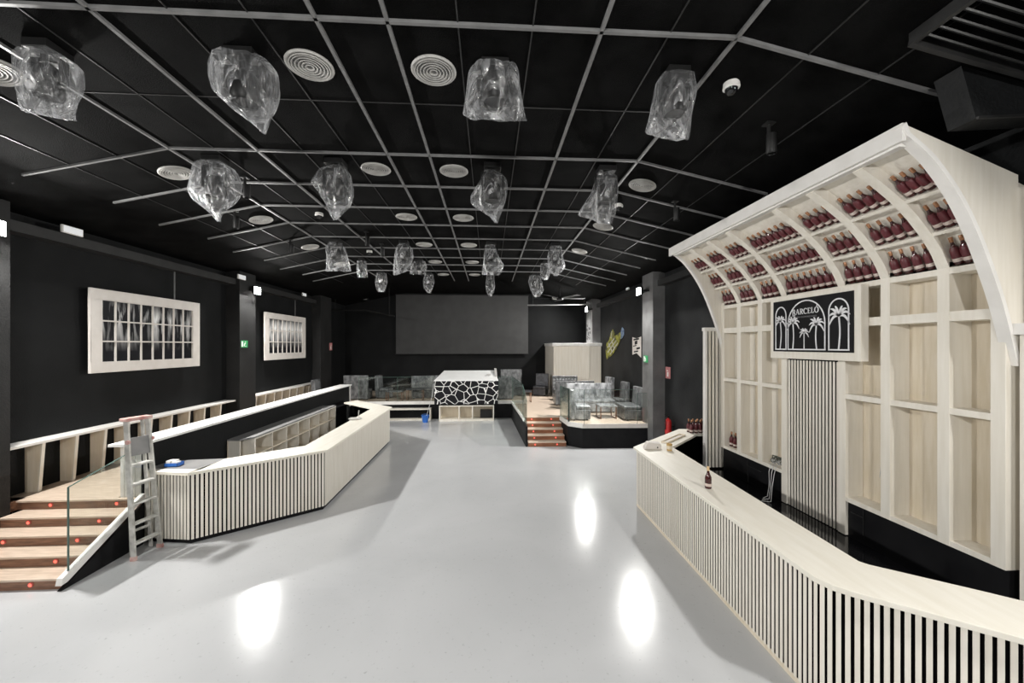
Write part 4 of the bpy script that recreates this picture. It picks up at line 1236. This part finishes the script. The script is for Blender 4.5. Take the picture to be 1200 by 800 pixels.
# ------------------------------------------------------------------ BACK BAR
XS = 4.7
YN, YFAR = 3.35, 7.72
bb = thing('back_bar', 'tall pale wooden back bar with curved bottle canopy and open shelves on the right wall', 'back bar', (4.8, 5.5, 0))
ribs = [7.17, 6.59, 6.03, 5.0, 4.42, 3.82]
posts_z0 = .95
hw = .055
# posts
for y in ribs + [YFAR - .03, YN + .03]:
    z0 = posts_z0
    if y in (6.03, 5.0): z0 = .5
    b = MB(); b.box(XS, 5.0, y - hw, y + hw, z0, 3.86); b.build('post', 'wood', bb, bevel=.003)
b = MB(); b.box(4.945, 5.0, YN, YFAR, .5, 3.8); b.build('back_panel', 'wood_warm', bb)
# diagonal inner corner boards that give the niches their faceted back
bays = []
ys = [YFAR] + ribs + [YN]
for a, c in zip(ys[:-1], ys[1:]): bays.append((c, a))
for i, (c, a) in enumerate(bays):
    if (c, a) == (5.0, 6.03): continue
    near = i > 3
    b = MB(); b.prism([(4.95, c + hw), (4.95, c + hw + .14), (4.80, c + hw)], 1.0, 3.8) if near else b.prism([(4.95, a - hw), (4.95, a - hw - .06), (4.88, a - hw)], 1.0, 3.8)
    b.build('niche_corner', 'wood', bb)
    for z0, z1, nm in ((.95, 1.005, 'shelf'), (2.30, 2.365, 'shelf'), (3.25, 3.35, 'shelf'), (3.735, 3.80, 'shelf')):
        bx = MB(); bx.box(XS + .004, 4.99, c + hw - .01, a - hw + .01, z0, z1); bx.build(nm, 'wood', bb)
    if nm: pass
# centre slat panel
b = MB(); b.box(XS + .004, 4.99, 5.0 + hw, 6.03 - hw, 3.70, 3.80); b.build('shelf', 'wood', bb)
b = MB(); b.box(XS + .03, 4.985, 5.0 + hw, 6.03 - hw, .5, 3.8); b.build('panel_core', 'void', bb)
b = MB(); slat_run(b, (XS + .03, 6.03 - hw), (XS + .03, 5.0 + hw), .5, 2.78, (-1, 0), pitch=.0575, width=.031, thick=.008); b.build('slat_panel', 'wood', bb)
# base of the back bar
b = MB(); b.box(4.74, 5.0, YN - .02, YFAR, 0, .95); b.build('base_panel', 'black', bb)
rc = thing('rear_counter', 'low glossy black counter running along the foot of the pale back bar', 'counter', (4.4, 5.2, 0))
b = MB(); b.box(4.05, 4.735, 2.0, YFAR - .05, .44, .488); b.build('worktop', 'black_gloss', rc)
b = MB(); b.box(4.1, 4.735, 2.05, YFAR - .1, 0, .44); b.build('cabinet', 'black', rc)
b = MB(); b.box(4.725, 4.74, 6.95, 6.96, .52, .94)
b.box(4.725, 4.74, 6.6, 6.95, .80, .806); b.box(4.725, 4.74, 4.72, 4.9, .82, .826); b.box(4.725, 4.74, 4.72, 4.726, .6, .94); b.build('drawer_gap', 'seam', bb)
# canopy
RC = [(4.7, 3.80), (4.62, 3.98), (4.5, 4.15), (4.35, 4.33), (4.17, 4.50), (3.96, 4.66), (3.76, 4.79)]


def ribpt(f):
    s = [0]
    for p, q in zip(RC[:-1], RC[1:]): s.append(s[-1] + math.hypot(q[0] - p[0], q[1] - p[1]))
    L_ = f * s[-1]
    for i in range(len(RC) - 1):
        if L_ <= s[i + 1] + 1e-9:
            k = (L_ - s[i]) / (s[i + 1] - s[i])
            return RC[i][0] + (RC[i + 1][0] - RC[i][0]) * k, RC[i][1] + (RC[i + 1][1] - RC[i][1]) * k
    return RC[-1]


def ribnorm(f):   # unit normal pointing up and towards the wall
    a = ribpt(max(0, f - .03)); c = ribpt(min(1, f + .03))
    dx, dz = c[0] - a[0], c[1] - a[1]; l = math.hypot(dx, dz)
    return (-dz / l * -1, -dx / l * 1) if False else (dz / l, -dx / l)


NSEG = 18
DEP = .11
for y in ribs:
    A_ = []; B_ = []
    for k in range(NSEG + 1):
        f = k / NSEG; p = ribpt(f); n = ribnorm(f)
        A_.append((p[0], y - hw, p[1])); B_.append((p[0] + n[0] * DEP, y - hw, p[1] + n[1] * DEP))
    b = MB(); b.strip(A_, B_, (0, 2 * hw, 0)); b.build('rib', 'wood', bb)
A_ = []; B_ = []
for k in range(NSEG + 1):
    f = k / NSEG; p = ribpt(f); n = ribnorm(f)
    A_.append((p[0] + n[0] * DEP, YN, p[1] + n[1] * DEP)); B_.append((p[0] + n[0] * (DEP + .02), YN, p[1] + n[1] * (DEP + .02)))
b = MB(); b.strip(A_, B_, (0, YFAR - YN, 0)); b.build('canopy_back', 'wood', bb)
LEDF = [0.0, .285, .60]
for i, (c, a) in enumerate(bays):
    for f in LEDF[1:]:
        p = ribpt(f); n = ribnorm(f); tx, tz = n[1] * -1, n[0]
        if tz < 0: tx, tz = -tx, -tz
        q = [(p[0] + n[0] * .004, p[1] + n[1] * .004), (p[0] + n[0] * DEP, p[1] + n[1] * DEP)]
        th = .035
        b = MB(); b.extr([(q[0][0], c + hw, q[0][1]), (q[1][0], c + hw, q[1][1]), (q[1][0] - tx * th, c + hw, q[1][1] - tz * th), (q[0][0] - tx * th, c + hw, q[0][1] - tz * th)], (0, a - c - 2 * hw, 0)); b.build('bottle_ledge', 'wood', bb)
b = MB(); b.box(3.66, 3.70, YN - .06, YFAR + .12, 4.82, 4.98); b.box(3.70, 3.78, YN, YFAR, 4.80, 4.90); b.build('fascia', 'white_paint', bb, bevel=.003)
b = MB(); b.extr([(3.70, YN, 4.90), (3.70, YN, 4.96), (4.99, YN, 4.45), (4.99, YN, 4.39)], (0, YFAR - YN, 0)); b.build('canopy_top', 'wood', bb)
SPC = [(3.66, 4.955), (3.70, 4.86), (3.83, 4.76), (3.96, 4.64), (4.16, 4.38), (4.33, 4.08), (4.48, 3.73), (4.62, 3.34), (4.76, 2.82)]
# smooth the curve
def curve(pts, n=6):
    out = []
    P_ = [pts[0]] + pts + [pts[-1]]
    for i in range(1, len(P_) - 2):
        p0, p1, p2, p3 = [Vector(q) for q in P_[i - 1:i + 3]]
        for k in range(n):
            t_ = k / n
            out.append(.5 * ((2 * p1) + (-p0 + p2) * t_ + (2 * p0 - 5 * p1 + 4 * p2 - p3) * t_ ** 2 + (-p0 + 3 * p1 - 3 * p2 + p3) * t_ ** 3))
    out.append(Vector(pts[-1])); return [(v[0], v[1]) for v in out]


cv = [SPC[0]] + curve(SPC[1:])
ncv = len(cv)
topl = [(3.67 + (4.99 - 3.67) * k / (ncv - 1), 4.96 - (.51) * k / (ncv - 1)) for k in range(ncv)]
for y0_, th, nm in ((YN - .07, .09, 'near'), (YFAR + .0, .07, 'far')):
    b = MB()
    for_pts = [(x, z) for x, z in cv] + [(4.99, 2.83), (4.99, 4.45)]
    # fan strip: curve to wall line
    wall = [(4.995, max(2.83, min(z, 4.45 + (4.99 - x) * 0))) for x, z in cv]
    A_ = [(x, y0_, z) for x, z in cv]; B_ = []
    for x, z in cv:
        zt_ = 4.96 - (x - 3.67) / 1.32 * .51
        B_.append((x, z))
    # polygon split in vertical columns
    cols = sorted(set(round(x, 4) for x, z in cv))
    b.strip([(x, y0_, z) for x, z in cv[1:]], [(x, y0_, 4.96 - (x - 3.67) / 1.32 * .51) for x, z in cv[1:]], (0, th, 0))
    b.box(4.76, 4.995, y0_, y0_ + th, 2.83, 4.43)
    b.build('side_panel', 'wood', bb)
    e = MB(); off = .035
    e.strip([(x - .004, y0_ - .004, z - .004) for x, z in cv], [(x + off * .6, y0_ - .008, z + off * .6) for x, z in cv], (0, th + (.012 if nm == 'near' else 0), 0)); e.build('side_edging', 'white_paint', bb)
# far slatted return
ye = YFAR + .1
b = MB(); b.box(4.42, 5.0, ye, ye + .05, .5, 3.32); b.build('end_panel', 'void', bb)
b = MB(); slat_run(b, (4.46, ye), (4.84, ye), .52, 3.3, (0, -1), pitch=.075, width=.045, thick=.025); b.build('end_slats', 'wood', bb)
b = MB(); b.box(4.40, 4.44, ye - .04, ye + .06, .5, 3.32); b.box(4.38, 4.9, ye - .05, ye + .06, 3.30, 3.37); b.build('end_frame', 'white_paint', bb)
# near end pillar
t = thing('wooden_post', 'pale wooden post at the right picture edge closing the back bar', 'post', (4.9, 3.1, 0))
b = MB(); b.box(4.745, 4.99, 2.9, 3.26, .49, 3.1); b.build('shaft', 'wood', t)
b = MB(); b.box(4.70, 4.99, 2.88, 3.28, 3.1, 3.2); b.build('cap', 'white_paint', t)
b = MB(); b.box(4.80, 4.99, 2.9, 3.25, 3.2, 4.45); b.build('upper_board', 'wood', t)

# ------------------------------------------------------------------ sign
SX = 4.60
kx = SX / 4.45
s_tl, s_bl, s_tr, s_br = pix_x(903, 350, SX), pix_x(903, 419.5, SX), pix_x(1009, 333, SX), pix_x(1009, 423, SX)
sy0, sy1 = s_tl.y, s_tr.y
sz0, sz1 = (s_bl.z + s_br.z) / 2, (s_tl.z + s_tr.z) / 2
t = thing('bar_sign', 'black sign with white arches, palms and lettering hung on the back bar', 'sign', (SX, (sy0 + sy1) / 2, sz0))
b = MB(); b.box(SX, XS, sy1, sy0, sz0, sz1); b.build('board', 'wood', t, bevel=.004)
b_tl, b_br, b_tr = pix_x(907.2, 354.2, SX), pix_x(1001, 413.3, SX), pix_x(1002, 340.2, SX)
py0, py1, pz0, pz1 = b_tl.y, b_br.y, b_br.z, (b_tl.z + b_tr.z) / 2
b = MB(); b.box(SX - .012, SX, py1, py0, pz0, pz1); b.build('black_panel', 'black', t)
W_, H_ = py0 - py1, pz1 - pz0


def S(s, h, lift=0):  # board coordinates: s 0..1 from left, h 0..1 from bottom
    return Vector((SX - .012 - lift, py0 - s * W_, pz0 + h * H_))


def ribbon(b, pts, wids, lift=.004):
    """flat tapered ribbon along board points in metres-corrected space"""
    P_ = [Vector((p[0] * W_, p[1] * H_)) for p in pts]
    Lf, Rt = [], []
    for i, p in enumerate(P_):
        t_ = P_[min(i + 1, len(P_) - 1)] - P_[max(i - 1, 0)]
        t_ = t_.normalized(); n_ = Vector((-t_.y, t_.x)); w_ = wids[i] if isinstance(wids, list) else wids
        Lf.append(p + n_ * w_ / 2); Rt.append(p - n_ * w_ / 2)
    mk = lambda q: Vector((SX - .012, py0 - q.x, pz0 + q.y))
    b.strip([mk(q) for q in Lf], [mk(q) for q in Rt], (-lift, 0, 0))


def arch(b, s0, s1, h0, hs, htop, w=.018):
    """arch outline: base h0, spring hs, top htop"""
    pts = [(s0, h0)]
    for k in range(17):
        a_ = PI - PI * k / 16
        pts.append(((s0 + s1) / 2 + (s1 - s0) / 2 * math.cos(a_), hs + (htop - hs) * math.sin(a_)))
    pts.append((s1, h0))
    ribbon(b, pts, w); ribbon(b, [(s0 - .008, h0), (s1 + .008, h0)], w)


b = MB()
arch(b, .04, .195, .045, .70, .88)
arch(b, .225, .70, .045, .52, .95)
arch(b, .745, .955, .045, .70, .90)
b.build('arch_outline', 'art_white', t)


def palm(b, s, hb, hc, scale, lean=.0):
    n_ = 8
    ribbon(b, [(s + lean * math.sin(k / n_ * PI) - lean * .3 * (1 - k / n_), hb + (hc - hb) * k / n_) for k in range(n_ + 1)], [.016 * scale + .004] * (n_ + 1))
    for ang, L_, droop in ((205, 1.0, .75), (180, .95, .25), (150, .9, -.1), (120, .7, -.2), (65, .75, -.1), (40, .9, .1), (15, 1.0, .35), (-20, 1.0, .75)):
        a_ = math.radians(ang)
        dx, dy = math.cos(a_), math.sin(a_)
        pts = []; wd = []
        R_ = .15 * scale
        for k in range(8):
            f = k / 7
            x_ = dx * R_ * L_ * f; y_ = dy * R_ * L_ * f * .7 + R_ * .35 * math.sin(f * PI * .75) - droop * R_ * f * f * .9
            pts.append((s + x_ / W_, hc + y_ / H_)); wd.append(.004 + .026 * scale * math.sin(PI * min(1, f * .9 + .08)))
        ribbon(b, pts, wd)


for s, hb, hc, sc, ln, in ((.11, .055, .585, .78, .015), (.295, .055, .535, .85, .01), (.445, .055, .345, .58, .0), (.60, .055, .48, .9, -.01), (.855, .055, .60, 1.12, .012)):
    b = MB(); palm(b, s, hb, hc, sc, ln); b.build('palm', 'art_white', t)


# serif lettering drawn stroke by stroke
def letter(b, ch, s, h, ht, wd):
    """s,h board position of lower left, ht height (m), wd width (m)"""
    def R(x0, y0, x1, y1, w): ribbon(b, [(s + x0 * wd / W_, h + y0 * ht / H_), (s + x1 * wd / W_, h + y1 * ht / H_)], w)
    def A(cx_, cy_, rx, ry, a0, a1, w, n_=12):
        pts = [(s + (cx_ + rx * math.cos(math.radians(a0 + (a1 - a0) * k / n_))) * wd / W_, h + (cy_ + ry * math.sin(math.radians(a0 + (a1 - a0) * k / n_))) * ht / H_) for k in range(n_ + 1)]
        ribbon(b, pts, [w * (.45 + .75 * abs(math.cos(math.radians(a0 + (a1 - a0) * k / n_)))) for k in range(n_ + 1)])
    T, t_ = .013, .006
    if ch in 'BREL': R(.22, 0, .22, 1, T); R(.02, .02, .42, .02, t_); R(.02, .98, .42, .98, t_)
    if ch == 'B': A(.4, .74, .4, .25, 90, -90, T); A(.4, .25, .5, .25, 90, -90, T)
    if ch == 'R': A(.4, .74, .42, .25, 90, -90, T); R(.45, .5, .9, .02, T); R(.8, .02, 1.05, .02, t_)
    if ch == 'E': R(.22, .98, .85, .98, t_); R(.22, .5, .7, .5, t_); R(.22, .02, .9, .02, t_); R(.85, .98, .85, .78, t_); R(.9, .02, .9, .24, t_)
    if ch == 'L': R(.22, .02, .9, .02, t_); R(.9, .02, .9, .26, t_)
    if ch == 'A': R(.08, 0, .5, 1, t_); R(.5, 1, .92, 0, T); R(.25, .36, .75, .36, t_); R(-.05, .02, .25, .02, t_); R(.75, .02, 1.08, .02, t_)
    if ch == 'C': A(.55, .5, .5, .49, 45, 315, T, 18); R(.92, .98, .92, .75, t_)
    if ch in 'OÓ': A(.5, .5, .5, .49, 0, 360, T, 24)
    if ch == 'Ó': R(.5, 1.1, .75, 1.38, .014)


b = MB()
s_ = .285
for i, ch in enumerate('BARCELÓ'):
    big = ch in 'B'
    w_ = .060 if ch not in 'EL' else .050
    letter(b, ch, s_, .70 - (.02 if big else 0) + .01 * i / 7, .098 if big else .08, w_)
    s_ += (w_ + .012) / W_
b.build('lettering', 'art_white', t)
fc = bpy.data.curves.new('subtitle', 'FONT'); fc.body = 'RON DOMINICANO'; fc.size = .036; fc.align_x = 'CENTER'; fc.extrude = .001; fc.space_character = 1.25
fo = bpy.data.objects.new('subtitle', fc); COL.objects.link(fo); fo.parent = t
fo.rotation_euler = (PI / 2, 0, -PI / 2)
pp = S(.465, .635, .002); fo.location = pp - t.location
fc.materials.append(M['art_grey'])
fme = bpy.data.meshes.new_from_object(fo.evaluated_get(bpy.context.evaluated_depsgraph_get()))
fm = bpy.data.objects.new('subtitle_text', fme); COL.objects.link(fm); fm.parent = t
fm.rotation_euler = fo.rotation_euler; fm.location = fo.location
bpy.data.objects.remove(fo)


# ------------------------------------------------------------------ bottles
def make_bottle(dark=False):
    t = thing('rum_bottle', 'x', 'bottle', (0, 0, 0))
    R_ = .042
    b = MB(); b.lathe([(0, 0), (R_ * .92, 0), (R_, .008), (R_, .13), (R_ * .93, .152), (R_ * .6, .185), (.0165, .21), (.014, .225), (.0135, .262), (0, .262)], (0, 0, 0), 16); b.build('glass_body', 'bottle', t, smooth=True)
    b = MB(); b.lathe([(R_ + .0008, .032), (R_ + .0012, .033), (R_ + .0012, .068), (R_ + .0008, .069)], (0, 0, 0), 16); b.build('lower_label', 'bottle_cream', t, smooth=True)
    if not dark:
        b = MB(); b.lathe([(R_ + .0008, .072), (R_ + .0012, .073), (R_ + .0012, .13), (R_ * .93 + .0015, .153), (R_ * .66, .183)], (0, 0, 0), 16); b.build('upper_label', 'bottle_red', t, smooth=True)
    b = MB(); b.lathe([(.0155, .235), (.0165, .236), (.0165, .285), (.0145, .288), (0, .288)], (0, 0, 0), 12); b.build('cap', 'cork' if dark else 'gold', t, smooth=True)
    return t


proto = make_bottle(); first = True
bayn = ['farthest bay', 'second bay from the far end', 'third bay from the far end', 'wide centre bay', 'bay just right of the wide one', 'second bay from the near end', 'nearest bay']
rowb = ['bottom', 'middle', 'top']
counts = [(3, 3, 4), (3, 4, 4), (3, 3, 4), (8, 8, 8), (4, 4, 4), (4, 4, 4), (2, 3, 4)]
for bi, (c, a) in enumerate(bays):
    for r in range(3):
        n_ = counts[bi][r]
        wdt = a - c - 2 * hw
        f0 = LEDF[r]
        for k in range(n_):
            o = proto if first else copy_tree(proto)
            first = False
            sp = .088 if bi == 6 else min(.118, (wdt - .1) / max(1, n_ - 1))
            y = a - hw - .052 - k * sp
            nrm = ribnorm(min(.95, f0 + .1)); p = ribpt(f0)
            # tangent direction upward along the curve
            tx, tz = -nrm[1], nrm[0]
            if tz < 0: tx, tz = -tx, -tz
            inn_ = DEP - .046
            base = Vector((p[0] + nrm[0] * inn_ + tx * .004, y, p[1] + nrm[1] * inn_ + tz * .004))
            ang = math.atan2(tx, tz)
            o.location = base
            o.rotation_euler = (0, ang, 0)
            pos = 'leftmost' if k == 0 else 'rightmost' if k == n_ - 1 else ['', 'second', 'third', 'fourth', 'fifth', 'sixth', 'seventh', 'eighth'][k] + ' from the left'
            o['label'] = 'burgundy bottle, %s canopy ledge, %s, %s' % (rowb[r], bayn[bi], pos)
            o['group'] = 'bottles on the curved canopy'
# bottles on far end of bar
for k in range(6):
    for j in range(2):
        o = copy_tree(proto); o.rotation_euler = (0, 0, 0)
        o.location = (4.5 + .08 + k * .0 + j * .13, 8.28 + k * .075, 1.1) if False else (4.37 + j * .11 + k * .02 + .1 * 0, 8.32 + k * .0 + 0, 1.1)
        x = 4.4 + k * .1; y = 8.34 + j * .12
        o.location = (x, y, 1.101)
        pos = 'leftmost' if k == 0 else 'rightmost' if k == 5 else ['', 'second', 'third', 'fourth', 'fifth'][k] + ' from the left'
        o['label'] = 'red bottle at the right bar\'s far end, %s row, %s' % ('front' if j == 0 else 'back', pos)
        o['group'] = 'bottles at the far end of the right bar'
# two bottles in shelf niche
for k, u in enumerate((857.5, 862)):
    p = pix_x(u, 525, 4.82)
    o = copy_tree(proto); o.rotation_euler = (0, 0, 0); o.location = (4.82, p.y, 1.006)
    o['label'] = 'dark red bottle on the back bar\'s bottom shelf, %s of two' % ('left' if k == 0 else 'right')
    o['group'] = 'two bottles on the bottom shelf'
o = make_bottle(True); o.name = 'liquor_bottle'; o.location = (2.92, 5.1, 1.101)
o['label'] = 'single dark liquor bottle with cork stopper standing on the right bar top'; o['category'] = 'bottle'

# cables tangled on the shelf
random.seed(11)
t = thing('cable_tangle', 'tangle of dark and white cables on the bottom shelf left of the slat panel', 'cables', (4.78, 6.3, 1.0))
for mi, (m, n_) in enumerate((('cable_dark', 5), ('cable_white', 2))):
    b = MB()
    for j in range(n_):
        pts = []
        ph = random.random() * 6; r0 = .05 + random.random() * .09
        for k in range(26):
            a_ = ph + k * .5
            pts.append((4.80 + .05 * math.sin(a_ * 1.3 + j), 6.28 + math.cos(a_) * r0 * (1 + .3 * math.sin(k)), 1.03 + .1 * abs(math.sin(a_ * .7 + j)) + .01 * j))
        b.tube(pts, .005, 6)
    b.build('coil', m, t, smooth=True)
b = MB()
for j in range(3):
    y = 6.33 - j * .06
    b.tube([(4.8, y, 1.06), (4.70, y - .01, 1.03), (4.66, y - .02, .9), (4.64 - .02 * j, y - .05, .7), (4.6 - .05 * j, y - .06 - .05 * j, .51), (4.5 - .06 * j, y - .1, .5)], .005, 6)
b.build('hanging_lead', 'cable_white', t, smooth=True)
t = thing('cable', 'two thin white wires dangling inside the niche right of the slat panel', 'cable', (4.78, 4.7, 1.8))
b = MB(); b.tube([(4.97, 4.62, 2.05), (4.9, 4.62, 1.9), (4.8, 4.56, 1.75), (4.78, 4.52, 1.62)], .004, 6); b.tube([(4.97, 4.66, 1.6), (4.88, 4.64, 1.5), (4.8, 4.58, 1.38)], .004, 6); b.build('wire', 'cable_white', t)
